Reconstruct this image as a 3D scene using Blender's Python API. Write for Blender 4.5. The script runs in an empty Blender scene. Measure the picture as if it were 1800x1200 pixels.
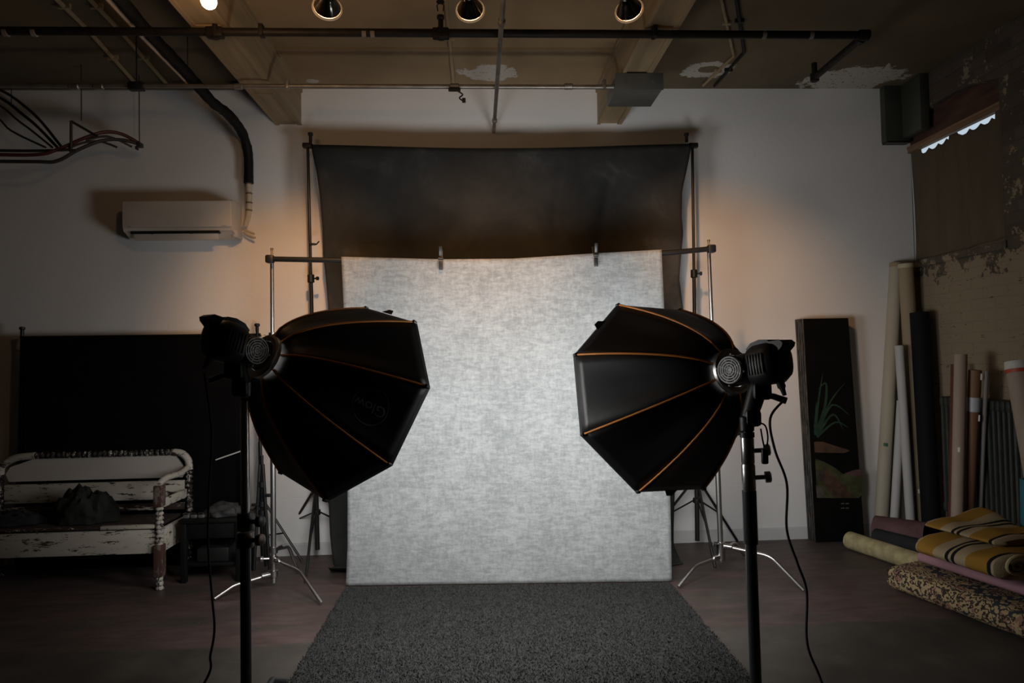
import bpy, math, random
from mathutils import Vector, Matrix, noise
random.seed(7)
SC = bpy.context.scene
COL = SC.collection
PI = math.pi
V = Vector

# ------------------------------------------------------------------ camera
CAM_H = 1.369
YAW, PITCH, ROLL, FPX = .04857, .02862, -.01975, 1200.0
_f = V((math.sin(YAW)*math.cos(PITCH), math.cos(YAW)*math.cos(PITCH), math.sin(PITCH)))
_r0 = V((math.cos(YAW), -math.sin(YAW), 0)); _u0 = _r0.cross(_f)
_r = _r0*math.cos(ROLL) + _u0*math.sin(ROLL); _u = _u0*math.cos(ROLL) - _r0*math.sin(ROLL)
CAM = V((0, 0, CAM_H))
cam_data = bpy.data.cameras.new('camera'); cam_data.sensor_width = 36; cam_data.lens = 24
cam_data.clip_start = .05
cam = bpy.data.objects.new('camera', cam_data); COL.objects.link(cam)
cam.matrix_world = Matrix(((_r.x, _u.x, -_f.x, 0), (_r.y, _u.y, -_f.y, 0), (_r.z, _u.z, -_f.z, CAM_H), (0, 0, 0, 1)))
SC.camera = cam

def P(x, y, Y=None, Z=None, X=None):
    """a measured picture point turned into a place in the room, at a known depth, height or side"""
    d = _f*FPX + _r*(x-900) - _u*(y-600)
    t = Y/d.y if Y is not None else ((Z-CAM_H)/d.z if Z is not None else X/d.x)
    return CAM + d*t
def G(x, y, z=0): return P(x, y, Z=z)

# --------------------------------------------------------------- materials
def nodes_of(m):
    m.use_nodes = True
    nt = m.node_tree
    return nt, nt.nodes, nt.links, nt.nodes['Principled BSDF']
MATS = {}
def mat(name, col, rough=.6, metal=0, var=.12, scale=8, bump=0, bscale=60, spec=.5, stretch=None, sheen=0):
    if name in MATS: return MATS[name]
    m = bpy.data.materials.new(name); nt, N, L, b = nodes_of(m)
    tc = N.new('ShaderNodeTexCoord'); mp = N.new('ShaderNodeMapping')
    if stretch: mp.inputs['Scale'].default_value = stretch
    L.new(tc.outputs['Object'], mp.inputs['Vector'])
    n = N.new('ShaderNodeTexNoise'); n.inputs['Scale'].default_value = scale; n.inputs['Detail'].default_value = 6
    L.new(mp.outputs[0], n.inputs['Vector'])
    r = N.new('ShaderNodeValToRGB')
    c = V(col)
    r.color_ramp.elements[0].position = .3; r.color_ramp.elements[1].position = .7
    r.color_ramp.elements[0].color = (*(c*(1-var)), 1); r.color_ramp.elements[1].color = (*(c*(1+var)), 1)
    L.new(n.outputs['Fac'], r.inputs[0]); L.new(r.outputs[0], b.inputs['Base Color'])
    b.inputs['Roughness'].default_value = rough; b.inputs['Metallic'].default_value = metal
    b.inputs['Specular IOR Level'].default_value = spec
    if sheen: b.inputs['Sheen Weight'].default_value = sheen
    if bump:
        n2 = N.new('ShaderNodeTexNoise'); n2.inputs['Scale'].default_value = bscale; n2.inputs['Detail'].default_value = 4
        L.new(mp.outputs[0], n2.inputs['Vector'])
        bp = N.new('ShaderNodeBump'); bp.inputs['Strength'].default_value = bump; bp.inputs['Distance'].default_value = .01
        L.new(n2.outputs['Fac'], bp.inputs['Height']); L.new(bp.outputs[0], b.inputs['Normal'])
    MATS[name] = m
    return m
def emit(name, col, s):
    m = bpy.data.materials.new(name); nt, N, L, b = nodes_of(m)
    b.inputs['Base Color'].default_value = (.8, .8, .8, 1)
    b.inputs['Emission Color'].default_value = (*col, 1); b.inputs['Emission Strength'].default_value = s
    return m
def ramp(N, stops, interp='LINEAR'):
    r = N.new('ShaderNodeValToRGB'); cr = r.color_ramp; cr.interpolation = interp
    while len(cr.elements) < len(stops): cr.elements.new(.5)
    for e, (p, c) in zip(cr.elements, stops):
        e.position = p; e.color = (*c, 1) if len(c) == 3 else c
    return r
def math_node(N, L, op, a, b=None, c=None):
    n = N.new('ShaderNodeMath'); n.operation = op
    for i, s in enumerate((a, b, c)):
        if s is None: continue
        if isinstance(s, (int, float)): n.inputs[i].default_value = s
        else: L.new(s, n.inputs[i])
    return n.outputs[0]
def mix(N, L, fac, a, b):
    n = N.new('ShaderNodeMix'); n.data_type = 'RGBA'
    if isinstance(fac, (int, float)): n.inputs[0].default_value = fac
    else: L.new(fac, n.inputs[0])
    for i, s in ((6, a), (7, b)):
        if isinstance(s, tuple): n.inputs[i].default_value = (*s, 1)
        else: L.new(s, n.inputs[i])
    return n.outputs[2]
def coords(N, L, scale=(1, 1, 1), rot=(0, 0, 0), out='Object'):
    tc = N.new('ShaderNodeTexCoord'); mp = N.new('ShaderNodeMapping')
    mp.inputs['Scale'].default_value = scale; mp.inputs['Rotation'].default_value = rot
    L.new(tc.outputs[out], mp.inputs['Vector']); return mp.outputs[0]
def noise_n(N, L, vec, scale, detail=6, rough=.55, dist=0):
    n = N.new('ShaderNodeTexNoise'); n.inputs['Scale'].default_value = scale; n.inputs['Detail'].default_value = detail
    n.inputs['Roughness'].default_value = rough; n.inputs['Distortion'].default_value = dist
    L.new(vec, n.inputs['Vector']); return n.outputs['Fac']
def bump_n(N, L, b, h, strength, dist=.01):
    bp = N.new('ShaderNodeBump'); bp.inputs['Strength'].default_value = strength; bp.inputs['Distance'].default_value = dist
    L.new(h, bp.inputs['Height']); L.new(bp.outputs[0], b.inputs['Normal'])

def m_wall():
    m = bpy.data.materials.new('white_plaster'); nt, N, L, b = nodes_of(m)
    v = coords(N, L)
    r = ramp(N, [(.3, (.76, .755, .745)), (.7, (.82, .815, .81))]); L.new(noise_n(N, L, v, 1.3, 5), r.inputs[0])
    L.new(r.outputs[0], b.inputs['Base Color']); b.inputs['Roughness'].default_value = .85
    b.inputs['Specular IOR Level'].default_value = .2
    bump_n(N, L, b, noise_n(N, L, v, 35, 5), .12)
    return m
def m_ceiling(blobs):
    m = bpy.data.materials.new('tan_ceiling_paint'); nt, N, L, b = nodes_of(m)
    v = coords(N, L)
    r = ramp(N, [(.3, (.245, .170, .092)), (.7, (.33, .232, .130))]); L.new(noise_n(N, L, v, 2.2, 6), r.inputs[0])
    nz = noise_n(N, L, v, 7, 8, .7)
    sx = N.new('ShaderNodeSeparateXYZ'); L.new(v, sx.inputs[0])
    tot = None
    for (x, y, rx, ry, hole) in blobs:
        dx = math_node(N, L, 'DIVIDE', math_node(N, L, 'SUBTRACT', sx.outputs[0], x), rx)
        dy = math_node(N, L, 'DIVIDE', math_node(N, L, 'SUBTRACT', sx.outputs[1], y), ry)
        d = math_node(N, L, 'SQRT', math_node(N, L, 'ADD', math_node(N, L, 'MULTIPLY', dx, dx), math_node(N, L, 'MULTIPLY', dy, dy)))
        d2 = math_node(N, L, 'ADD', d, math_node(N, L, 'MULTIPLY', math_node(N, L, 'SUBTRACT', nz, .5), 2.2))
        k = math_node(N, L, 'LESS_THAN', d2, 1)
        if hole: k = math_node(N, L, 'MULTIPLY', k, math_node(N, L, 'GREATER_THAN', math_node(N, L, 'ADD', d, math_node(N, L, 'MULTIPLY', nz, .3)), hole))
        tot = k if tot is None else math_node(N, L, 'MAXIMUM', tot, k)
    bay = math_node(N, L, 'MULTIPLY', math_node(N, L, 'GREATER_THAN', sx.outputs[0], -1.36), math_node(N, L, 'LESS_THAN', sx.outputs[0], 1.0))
    r2 = ramp(N, [(.3, (.105, .080, .046)), (.7, (.155, .118, .070))]); L.new(noise_n(N, L, v, 2.2, 6), r2.inputs[0])  # side bays: browner paint, darkened further for light falling off outside the centre
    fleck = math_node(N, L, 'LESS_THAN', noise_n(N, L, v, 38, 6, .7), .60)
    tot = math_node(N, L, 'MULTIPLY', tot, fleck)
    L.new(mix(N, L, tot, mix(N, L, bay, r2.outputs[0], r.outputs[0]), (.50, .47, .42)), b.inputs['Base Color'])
    b.inputs['Roughness'].default_value = .75
    bump_n(N, L, b, math_node(N, L, 'ADD', noise_n(N, L, v, 25, 5), math_node(N, L, 'MULTIPLY', tot, -.6)), .25)
    return m
def m_brick():
    m = bpy.data.materials.new('old_brick'); nt, N, L, b = nodes_of(m)
    tc = N.new('ShaderNodeTexCoord'); s = N.new('ShaderNodeSeparateXYZ'); L.new(tc.outputs['Object'], s.inputs[0])
    cb = N.new('ShaderNodeCombineXYZ')
    nzw = noise_n(N, L, tc.outputs['Object'], 6, 4)
    L.new(math_node(N, L, 'ADD', s.outputs[1], math_node(N, L, 'MULTIPLY', s.outputs[0], .7)), cb.inputs[0])
    L.new(math_node(N, L, 'ADD', s.outputs[2], math_node(N, L, 'MULTIPLY', nzw, .02)), cb.inputs[1])
    br = N.new('ShaderNodeTexBrick'); L.new(cb.outputs[0], br.inputs['Vector'])
    br.inputs['Scale'].default_value = 1; br.inputs['Brick Width'].default_value = .21; br.inputs['Row Height'].default_value = .072
    br.inputs['Mortar Size'].default_value = .006; br.inputs['Mortar Smooth'].default_value = .4
    br.inputs['Color1'].default_value = (.080, .060, .046, 1); br.inputs['Color2'].default_value = (.115, .092, .074, 1)
    br.inputs['Mortar'].default_value = (.085, .076, .066, 1)
    # worn tan paint left on the lower courses and in flakes above
    n1 = noise_n(N, L, tc.outputs['Object'], 9, 8, .7)
    n2 = noise_n(N, L, tc.outputs['Object'], 40, 6, .7)
    hi = N.new('ShaderNodeMapRange'); L.new(s.outputs[2], hi.inputs[0])
    hi.inputs[1].default_value = 1.55; hi.inputs[2].default_value = 2.15; hi.inputs[3].default_value = .74; hi.inputs[4].default_value = .415
    pf = math_node(N, L, 'LESS_THAN', math_node(N, L, 'ADD', math_node(N, L, 'MULTIPLY', n1, .75), math_node(N, L, 'MULTIPLY', n2, .25)), hi.outputs[0])
    paint = mix(N, L, br.outputs['Fac'], (.285, .23, .158), (.274, .220, .151))
    n3 = noise_n(N, L, coords(N, L, (1, .35, 1.6)), 34, 5, .7)
    pit = math_node(N, L, 'GREATER_THAN', n3, .645)
    paint = mix(N, L, pit, paint, (.06, .045, .034))
    L.new(mix(N, L, pf, br.outputs['Color'], paint), b.inputs['Base Color'])
    b.inputs['Roughness'].default_value = .9; b.inputs['Specular IOR Level'].default_value = .15
    h = math_node(N, L, 'ADD', math_node(N, L, 'MULTIPLY', br.outputs['Fac'], -1.0), math_node(N, L, 'MULTIPLY', n2, .8))
    bump_n(N, L, b, h, .5, .009)
    return m
def m_floor():
    m = bpy.data.materials.new('stained_concrete'); nt, N, L, b = nodes_of(m)
    v = coords(N, L)
    vs = coords(N, L, (1, 3.5, 1))
    base = ramp(N, [(.3, (.034, .030, .026)), (.55, (.060, .053, .045)), (.75, (.095, .083, .070))]); L.new(noise_n(N, L, v, 3.2, 8, .65), base.inputs[0])
    red = ramp(N, [(.3, (.062, .038, .035)), (.7, (.115, .080, .073))]); L.new(noise_n(N, L, vs, 5, 6), red.inputs[0])
    s = N.new('ShaderNodeSeparateXYZ'); L.new(v, s.inputs[0])
    edge = math_node(N, L, 'ADD', s.outputs[1], math_node(N, L, 'MULTIPLY', math_node(N, L, 'SUBTRACT', noise_n(N, L, vs, 4, 8, .7), .5), .22))
    st = N.new('ShaderNodeMapRange'); L.new(edge, st.inputs[0])
    st.inputs[1].default_value = 3.43; st.inputs[2].default_value = 3.47
    patch = ramp(N, [(.40, (0, 0, 0)), (.52, (1, 1, 1))]); L.new(noise_n(N, L, vs, 1.1, 6, .6), patch.inputs[0])
    f = math_node(N, L, 'MULTIPLY', st.outputs[0], math_node(N, L, 'ADD', math_node(N, L, 'MULTIPLY', patch.outputs[0], .7), .25))
    c = mix(N, L, f, base.outputs[0], red.outputs[0])
    sp = math_node(N, L, 'GREATER_THAN', noise_n(N, L, v, 22, 3, .6), .72)
    L.new(mix(N, L, math_node(N, L, 'MULTIPLY', sp, .5), c, (.20, .18, .15)), b.inputs['Base Color'])
    rr = N.new('ShaderNodeMapRange'); L.new(noise_n(N, L, v, 4, 5), rr.inputs[0]); rr.inputs[3].default_value = .42; rr.inputs[4].default_value = .65
    L.new(rr.outputs[0], b.inputs['Roughness'])
    bump_n(N, L, b, noise_n(N, L, v, 30, 6), .12)
    return m
def m_canvas():
    m = bpy.data.materials.new('grey_painted_canvas'); nt, N, L, b = nodes_of(m)
    vh = coords(N, L, (1, 1, 3.2)); vv = coords(N, L, (3.5, 1, 1)); v = coords(N, L)
    a = noise_n(N, L, vh, 15, 14, .8, .4); c = noise_n(N, L, vv, 18, 14, .8, .4); d = noise_n(N, L, v, 4.0, 10, .75)
    f = math_node(N, L, 'ADD', math_node(N, L, 'ADD', math_node(N, L, 'MULTIPLY', a, .5), math_node(N, L, 'MULTIPLY', c, .3)), math_node(N, L, 'MULTIPLY', d, .2))
    r = ramp(N, [(.42, (.200, .213, .217)), (.485, (.246, .260, .265)), (.505, (.280, .294, .299)), (.56, (.332, .346, .350)), (.62, (.378, .390, .393))]); L.new(f, r.inputs[0])
    L.new(r.outputs[0], b.inputs['Base Color']); b.inputs['Roughness'].default_value = .8
    b.inputs['Specular IOR Level'].default_value = .2
    bump_n(N, L, b, math_node(N, L, 'ADD', noise_n(N, L, vh, 160, 3), noise_n(N, L, vv, 160, 3)), .06)
    return m
def m_muslin():
    m = bpy.data.materials.new('charcoal_muslin'); nt, N, L, b = nodes_of(m)
    v = coords(N, L)
    r = ramp(N, [(.35, (.022, .0225, .0222)), (.55, (.036, .037, .0365)), (.72, (.082, .083, .081))]); L.new(noise_n(N, L, v, 2.0, 6, .6, .4), r.inputs[0])
    L.new(r.outputs[0], b.inputs['Base Color']); b.inputs['Roughness'].default_value = .9; b.inputs['Specular IOR Level'].default_value = .15
    bump_n(N, L, b, noise_n(N, L, v, 9, 5), .35, .02)
    return m
def m_chipped(name, wear, dark=(.035, .018, .013), pale=(.52, .48, .42), stretch=(1, 3, 5), scale=5):
    m = bpy.data.materials.new(name); nt, N, L, b = nodes_of(m)
    v = coords(N, L, stretch)
    f = math_node(N, L, 'ADD', math_node(N, L, 'MULTIPLY', noise_n(N, L, v, scale, 8, .7), .7), math_node(N, L, 'MULTIPLY', noise_n(N, L, v, scale*5, 5, .7), .3))
    k = math_node(N, L, 'LESS_THAN', f, wear)
    pr = ramp(N, [(.3, tuple(x*.8 for x in pale)), (.7, pale)]); L.new(noise_n(N, L, v, 2, 5), pr.inputs[0])
    L.new(mix(N, L, k, pr.outputs[0], dark), b.inputs['Base Color']); b.inputs['Roughness'].default_value = .6
    bump_n(N, L, b, math_node(N, L, 'MULTIPLY', k, -1), .3, .004)
    return m
def m_ornate():
    m = bpy.data.materials.new('floral_rug'); nt, N, L, b = nodes_of(m)
    v = coords(N, L, (1, 1, 1))
    big = noise_n(N, L, v, 5.5, 2, .5, 1.4)
    vo = N.new('ShaderNodeTexVoronoi'); vo.inputs['Scale'].default_value = 34; L.new(v, vo.inputs['Vector'])
    w = N.new('ShaderNodeTexWave'); w.inputs['Scale'].default_value = 13; w.inputs['Distortion'].default_value = 14; w.inputs['Detail'].default_value = 3; w.inputs['Detail Scale'].default_value = 2.2
    L.new(v, w.inputs['Vector'])
    petal = math_node(N, L, 'LESS_THAN', vo.outputs['Distance'], .42)
    gold = mix(N, L, math_node(N, L, 'GREATER_THAN', noise_n(N, L, v, 14, 3), .56), (.40, .30, .165), (.27, .15, .11))
    c1 = mix(N, L, math_node(N, L, 'GREATER_THAN', w.outputs['Fac'], .38), (.045, .032, .028), gold)
    c2 = mix(N, L, petal, c1, vo.outputs['Color'])
    c3 = mix(N, L, .97, c2, c1)
    field = math_node(N, L, 'GREATER_THAN', big, .57)
    L.new(mix(N, L, field, c3, mix(N, L, petal, (.045, .045, .055), (.38, .30, .16))), b.inputs['Base Color'])
    b.inputs['Roughness'].default_value = .95; b.inputs['Specular IOR Level'].default_value = .1
    bump_n(N, L, b, noise_n(N, L, v, 220, 3), .4)
    return m
def m_stripes():
    m = bpy.data.materials.new('striped_wool'); nt, N, L, b = nodes_of(m)
    uv = N.new('ShaderNodeUVMap'); s = N.new('ShaderNodeSeparateXYZ'); L.new(uv.outputs[0], s.inputs[0])
    ye, cr, bk = (.30, .165, .03), (.36, .285, .175), (.012, .012, .013)
    r = ramp(N, [(0, cr), (.06, ye), (.26, cr), (.40, bk), (.44, cr), (.47, bk), (.51, cr), (.63, ye), (.86, bk), (.90, cr)], 'CONSTANT')
    L.new(s.outputs[0], r.inputs[0]); L.new(r.outputs[0], b.inputs['Base Color'])
    b.inputs['Roughness'].default_value = .95; b.inputs['Specular IOR Level'].default_value = .1
    bump_n(N, L, b, noise_n(N, L, coords(N, L), 180, 3), .4)
    return m

# ------------------------------------------------------------- mesh builder
class MB:
    def __init__(s): s.v, s.f, s.uv, s.m, s.cuts = [], [], {}, [], []
    def cut(s): s.cuts.append((len(s.v), len(s.f))); return s
    def add(s, vs, fs, uvs=None, mi=0):
        o = len(s.v); s.v += [V(p) for p in vs]
        for i, f in enumerate(fs):
            if uvs: s.uv[len(s.f)] = uvs[i]
            s.f.append(tuple(k+o for k in f)); s.m.append(mi)
        return s
    def box(s, c, size, ax=None, bev=0, mi=0):
        c = V(c); A = ax or (V((1, 0, 0)), V((0, 1, 0)), V((0, 0, 1)))
        h = [x/2 for x in size]
        if bev <= 0:
            vs = [c + A[0]*(sx*h[0]) + A[1]*(sy*h[1]) + A[2]*(sz*h[2]) for sx in (-1, 1) for sy in (-1, 1) for sz in (-1, 1)]
            return s.add(vs, [(0, 1, 3, 2), (4, 6, 7, 5), (0, 4, 5, 1), (2, 3, 7, 6), (0, 2, 6, 4), (1, 5, 7, 3)], mi=mi)
        b = min(bev, min(h)*.9)
        import bmesh
        bm = bmesh.new(); bmesh.ops.create_cube(bm, size=1)
        for v in bm.verts: v.co = V((v.co.x*size[0], v.co.y*size[1], v.co.z*size[2]))
        bmesh.ops.bevel(bm, geom=list(bm.edges), offset=b, segments=2, profile=.5, affect='EDGES')
        bm.verts.index_update()
        s.add([c + A[0]*v.co.x + A[1]*v.co.y + A[2]*v.co.z for v in bm.verts], [tuple(v.index for v in f.verts) for f in bm.faces], mi=mi)
        bm.free(); return s
    def span(s, lo, hi, bev=0, mi=0):
        lo, hi = V(lo), V(hi); return s.box((lo+hi)/2, tuple(hi-lo), bev=bev, mi=mi)
    def tube(s, pts, r, n=10, closed=False, mi=0):
        pts = [V(p) for p in pts]; k = len(pts)
        rs = r if isinstance(r, (list, tuple)) else [r]*k
        vs = []; prev = None
        for i, p in enumerate(pts):
            t = (pts[min(i+1, k-1)] - pts[max(i-1, 0)])
            if closed: t = pts[(i+1) % k] - pts[i-1]
            t.normalize()
            if prev is None:
                a = t.orthogonal().normalized()
            else:
                a = prev - t*prev.dot(t)
                a = a.normalized() if a.length > 1e-6 else t.orthogonal().normalized()
            prev = a; b = t.cross(a)
            vs += [p + (a*math.cos(2*PI*j/n) + b*math.sin(2*PI*j/n))*rs[i] for j in range(n)]
        fs = []
        for i in range(k if closed else k-1):
            i2 = (i+1) % k
            fs += [(i*n+j, i*n+(j+1) % n, i2*n+(j+1) % n, i2*n+j) for j in range(n)]
        if not closed: fs += [tuple(range(n))[::-1], tuple((k-1)*n+j for j in range(n))]
        return s.add(vs, fs, mi=mi)
    def lathe(s, o, d, prof, n=16, caps=True, mi=0):
        o, d = V(o), V(d).normalized(); a = d.orthogonal().normalized(); b = d.cross(a)
        vs = [o + d*h + (a*math.cos(2*PI*j/n) + b*math.sin(2*PI*j/n))*r for h, r in prof for j in range(n)]
        fs = [(i*n+j, i*n+(j+1) % n, (i+1)*n+(j+1) % n, (i+1)*n+j) for i in range(len(prof)-1) for j in range(n)]
        if caps: fs += [tuple(range(n))[::-1], tuple((len(prof)-1)*n+j for j in range(n))]
        return s.add(vs, fs, mi=mi)
    def grid(s, nu, nv, fn, wrap=False, mi=0, uvf=None):
        vs = [V(fn(i/(nu if wrap else nu-1), j/(nv-1))) for j in range(nv) for i in range(nu)]
        fs, uvs = [], []
        for j in range(nv-1):
            for i in range(nu if wrap else nu-1):
                i2 = (i+1) % nu
                fs.append((j*nu+i, j*nu+i2, (j+1)*nu+i2, (j+1)*nu+i))
                q = [(i, j), (i+1, j), (i+1, j+1), (i, j+1)]
                uvs.append([((uvf or (lambda u, v: (u, v)))(a/(nu if wrap else nu-1), b/(nv-1))) for a, b in q])
        return s.add(vs, fs, uvs, mi=mi)
    def prism(s, poly, off, mi=0):
        n = len(poly); off = V(off); poly = [V(p) for p in poly]
        return s.add(poly + [p+off for p in poly], [tuple(range(n))[::-1], tuple(range(n, 2*n))] + [(i, (i+1) % n, n+(i+1) % n, n+i) for i in range(n)], mi=mi)
    def build_each(s, name, m, parent=None, label=None):
        """one object per piece, pieces being marked by cut()"""
        cs = [(0, 0)] + [c for c in s.cuts if c[0] < len(s.v)] + [(len(s.v), len(s.f))]
        for (v0, f0), (v1, f1) in zip(cs, cs[1:]):
            if v1 == v0: continue
            b = MB(); b.v = s.v[v0:v1]; b.f = [tuple(k-v0 for k in f) for f in s.f[f0:f1]]; b.m = s.m[f0:f1]
            o = b.build(name, m, parent)
            if label: o['label'] = label
    def build(s, name, m, parent=None, smooth=True, solid=0, sub=0):
        me = bpy.data.meshes.new(name); base = V((0, 0, 0)); q = parent
        while q is not None: base = base + q.location; q = q.parent
        me.from_pydata([tuple(p-base) for p in s.v], [], s.f); 
        for mm in (m if isinstance(m, list) else [m]): me.materials.append(mm)
        me.polygons.foreach_set('material_index', s.m)
        if s.uv:
            ul = me.uv_layers.new(name='UVMap')
            for pi, q in s.uv.items():
                pl = me.polygons[pi]
                for k, li in enumerate(pl.loop_indices): ul.data[li].uv = q[k]
        import bmesh
        bm = bmesh.new(); bm.from_mesh(me); bmesh.ops.recalc_face_normals(bm, faces=list(bm.faces)); bm.to_mesh(me); bm.free()
        if smooth:
            me.polygons.foreach_set('use_smooth', [True]*len(me.polygons))
            try: me.set_sharp_from_angle(angle=math.radians(38))
            except Exception: pass
        o = bpy.data.objects.new(name, me); COL.objects.link(o); o.parent = parent
        if solid:
            md = o.modifiers.new('thickness', 'SOLIDIFY'); md.thickness = solid; md.offset = 0
        if sub:
            md = o.modifiers.new('smooth', 'SUBSURF'); md.levels = sub; md.render_levels = sub
        return o
def thing(name, label, cat, loc=(0, 0, 0), group=None):
    o = bpy.data.objects.new(name, None); COL.objects.link(o); o.empty_display_size = .1
    o.location = loc; o['label'] = label; o['category'] = cat
    if group: o['group'] = group
    return o
def tag(o, label, cat, group=None):
    o['label'] = label; o['category'] = cat
    if group: o['group'] = group
    return o
def part_label(o, label): o['label'] = label; return o
def struct(name, mb, m, smooth=False):
    o = mb.build(name, m, smooth=smooth); o['kind'] = 'structure'; return o
def bez(pts, n=8):
    """smooth curve through points"""
    pts = [V(p) for p in pts]; out = []
    for i in range(len(pts)-1):
        p0 = pts[max(i-1, 0)]; p1 = pts[i]; p2 = pts[i+1]; p3 = pts[min(i+2, len(pts)-1)]
        for k in range(n):
            t = k/n
            out.append(.5*((2*p1) + (p2-p0)*t + (2*p0-5*p1+4*p2-p3)*t*t + (3*p1-p0-3*p2+p3)*t**3))
    out.append(pts[-1]); return out
def lerp_poly(pts, t):
    """x,y on a picture polyline at fraction t of its y range"""
    y0, y1 = pts[0][1], pts[-1][1]; y = y0+(y1-y0)*t
    for (xa, ya), (xb, yb) in zip(pts, pts[1:]):
        if ya <= y <= yb: return xa+(xb-xa)*(y-ya)/max(1e-6, yb-ya), y
    return pts[-1]

# ================================================================ THE ROOM
CZ = 3.4; WY = 5.04; RX = 3.30
M_WALL = m_wall(); M_BRICK = m_brick()
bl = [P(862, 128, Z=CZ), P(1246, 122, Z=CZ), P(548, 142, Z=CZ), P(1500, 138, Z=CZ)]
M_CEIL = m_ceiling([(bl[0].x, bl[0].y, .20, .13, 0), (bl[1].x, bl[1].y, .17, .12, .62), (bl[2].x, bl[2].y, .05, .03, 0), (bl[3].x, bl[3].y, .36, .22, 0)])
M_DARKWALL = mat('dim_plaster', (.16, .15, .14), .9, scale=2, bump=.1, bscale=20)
M_TRIM = mat('white_trim_paint', (.62, .62, .62), .5, var=.05)
M_BEAM = mat('tan_beam_paint', (.30, .225, .13), .6, var=.25, scale=3, stretch=(6, .5, 6), bump=.15, bscale=10)
M_TIMBER = mat('brown_window_timber', (.22, .135, .08), .6, var=.35, scale=4, stretch=(5, .6, 5), bump=.2, bscale=20)
M_BLACKPIPE = mat('black_iron_pipe', (.012, .010, .009), .55, var=.4, scale=12, bump=.1, spec=.25)
M_STEELPIPE = mat('galvanised_conduit', (.34, .32, .29), .42, metal=.75, var=.25, scale=10)
M_BLACK = mat('black_plastic', (.012, .012, .012), .45, var=.2)
M_BLACKMETAL = mat('black_powder_coat', (.014, .014, .014), .38, var=.2)
M_CHROME = mat('chrome', (.60, .59, .58), .34, metal=1, var=.06)
M_STEEL = mat('brushed_steel', (.50, .50, .50), .3, metal=1, var=.1, scale=20)
M_RUBBER = mat('black_rubber', (.010, .010, .010), .7)

struct('floor', MB().span((-5.2, -3.7, -.1), (3.9, 5.24, 0)), m_floor())
struct('ceiling', MB().span((-5.2, -3.7, CZ), (3.9, 5.24, CZ+.12)), M_CEIL)
struct('wall_back', MB().span((-5.2, WY, 0), (RX+.10, WY+.2, CZ)), M_WALL)
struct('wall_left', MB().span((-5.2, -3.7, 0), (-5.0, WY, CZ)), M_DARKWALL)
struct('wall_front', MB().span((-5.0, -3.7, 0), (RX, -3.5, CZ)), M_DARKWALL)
WZ0, WZ1, WYN = 2.06, 3.17, 4.10
w = MB()
w.span((RX, -3.7, 0), (RX+.2, WY, WZ0)).span((RX+.1, WY, 0), (RX+.2, WY+.2, WZ0)).span((RX+.1, WY, 3.04), (RX+.2, WY+.2, CZ))   # below the window
w.span((RX, -3.7, WZ0), (RX+.2, WYN, CZ))                   # near side of the window
def arch(u): return WZ1-.11 + .10*math.sin(PI*max(0, min(1, u)))
n = 10
for i in range(n):                                           # brick over the shallow arch
    y0 = WYN+(WY-WYN)*i/n; y1 = WYN+(WY-WYN)*(i+1)/n
    w.prism([(RX, y0, arch(.1+.8*i/n)), (RX, y1, arch(.1+.8*(i+1)/n)), (RX, y1, CZ), (RX, y0, CZ)], (.2, 0, 0))
w.span((RX-.012, WYN-.02, WZ0-.05), (RX+.19, WY, WZ0))       # rough brick sill course
struct('wall_right', w, M_BRICK)
struct('baseboard_back', MB().span((-5, WY-.016, 0), (RX, WY, .082)).span((-5, WY-.011, .082), (RX, WY, .09)), M_TRIM)
struct('trim_1', MB().span((-5, WY-.006, .09), (RX, WY, .406)), M_WALL)
struct('trim_5', MB().span((-5, WY-.006, .413), (RX, WY, WZ0)).span((-5, WY-.006, WZ0), (RX+.03, WY, CZ)), M_WALL)
# window in the brick wall: timber lintel and frame, a pane with daylight behind
wf = struct('window_1', MB().span((RX+.002, WYN, 2.925), (RX+.045, WY, 2.944)).span((RX+.008, WYN, 2.896), (RX+.045, WY, 2.925)).span((RX+.066, WYN, WZ0), (RX+.11, WYN+.045, 3.04)).span((RX+.066, WY-.035, WZ0), (RX+.10, WY, 3.04)).span((RX+.066, WYN+.045, WZ0), (RX+.11, WY-.035, WZ0+.05)).span((RX+.066, WYN+.045, 2.995), (RX+.11, WY-.035, 3.04)), M_TIMBER)
brd = MB()
for k in range(4): brd.span((RX+.03+.006*k, WYN, 2.946+.058*k), (RX+.06, WY, 2.946+.058*k+.055))
o = brd.build('window_header_boards', mat('old_red_timber', (.082, .040, .026), .8, var=.5, scale=4, stretch=(3, .8, 3), bump=.3, bscale=12), wf); o['kind'] = 'structure'
glass = bpy.data.materials.new('window_glass'); nt, N, L, b = nodes_of(glass)
b.inputs['Base Color'].default_value = (.9, .95, 1, 1); b.inputs['Transmission Weight'].default_value = 1; b.inputs['Roughness'].default_value = .02; b.inputs['IOR'].default_value = 1.45
o = MB().span((RX+.085, WYN+.045, WZ0+.05), (RX+.090, WY-.035, 2.995)).build('window_pane', glass, wf, smooth=False); o['kind'] = 'structure'
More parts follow.
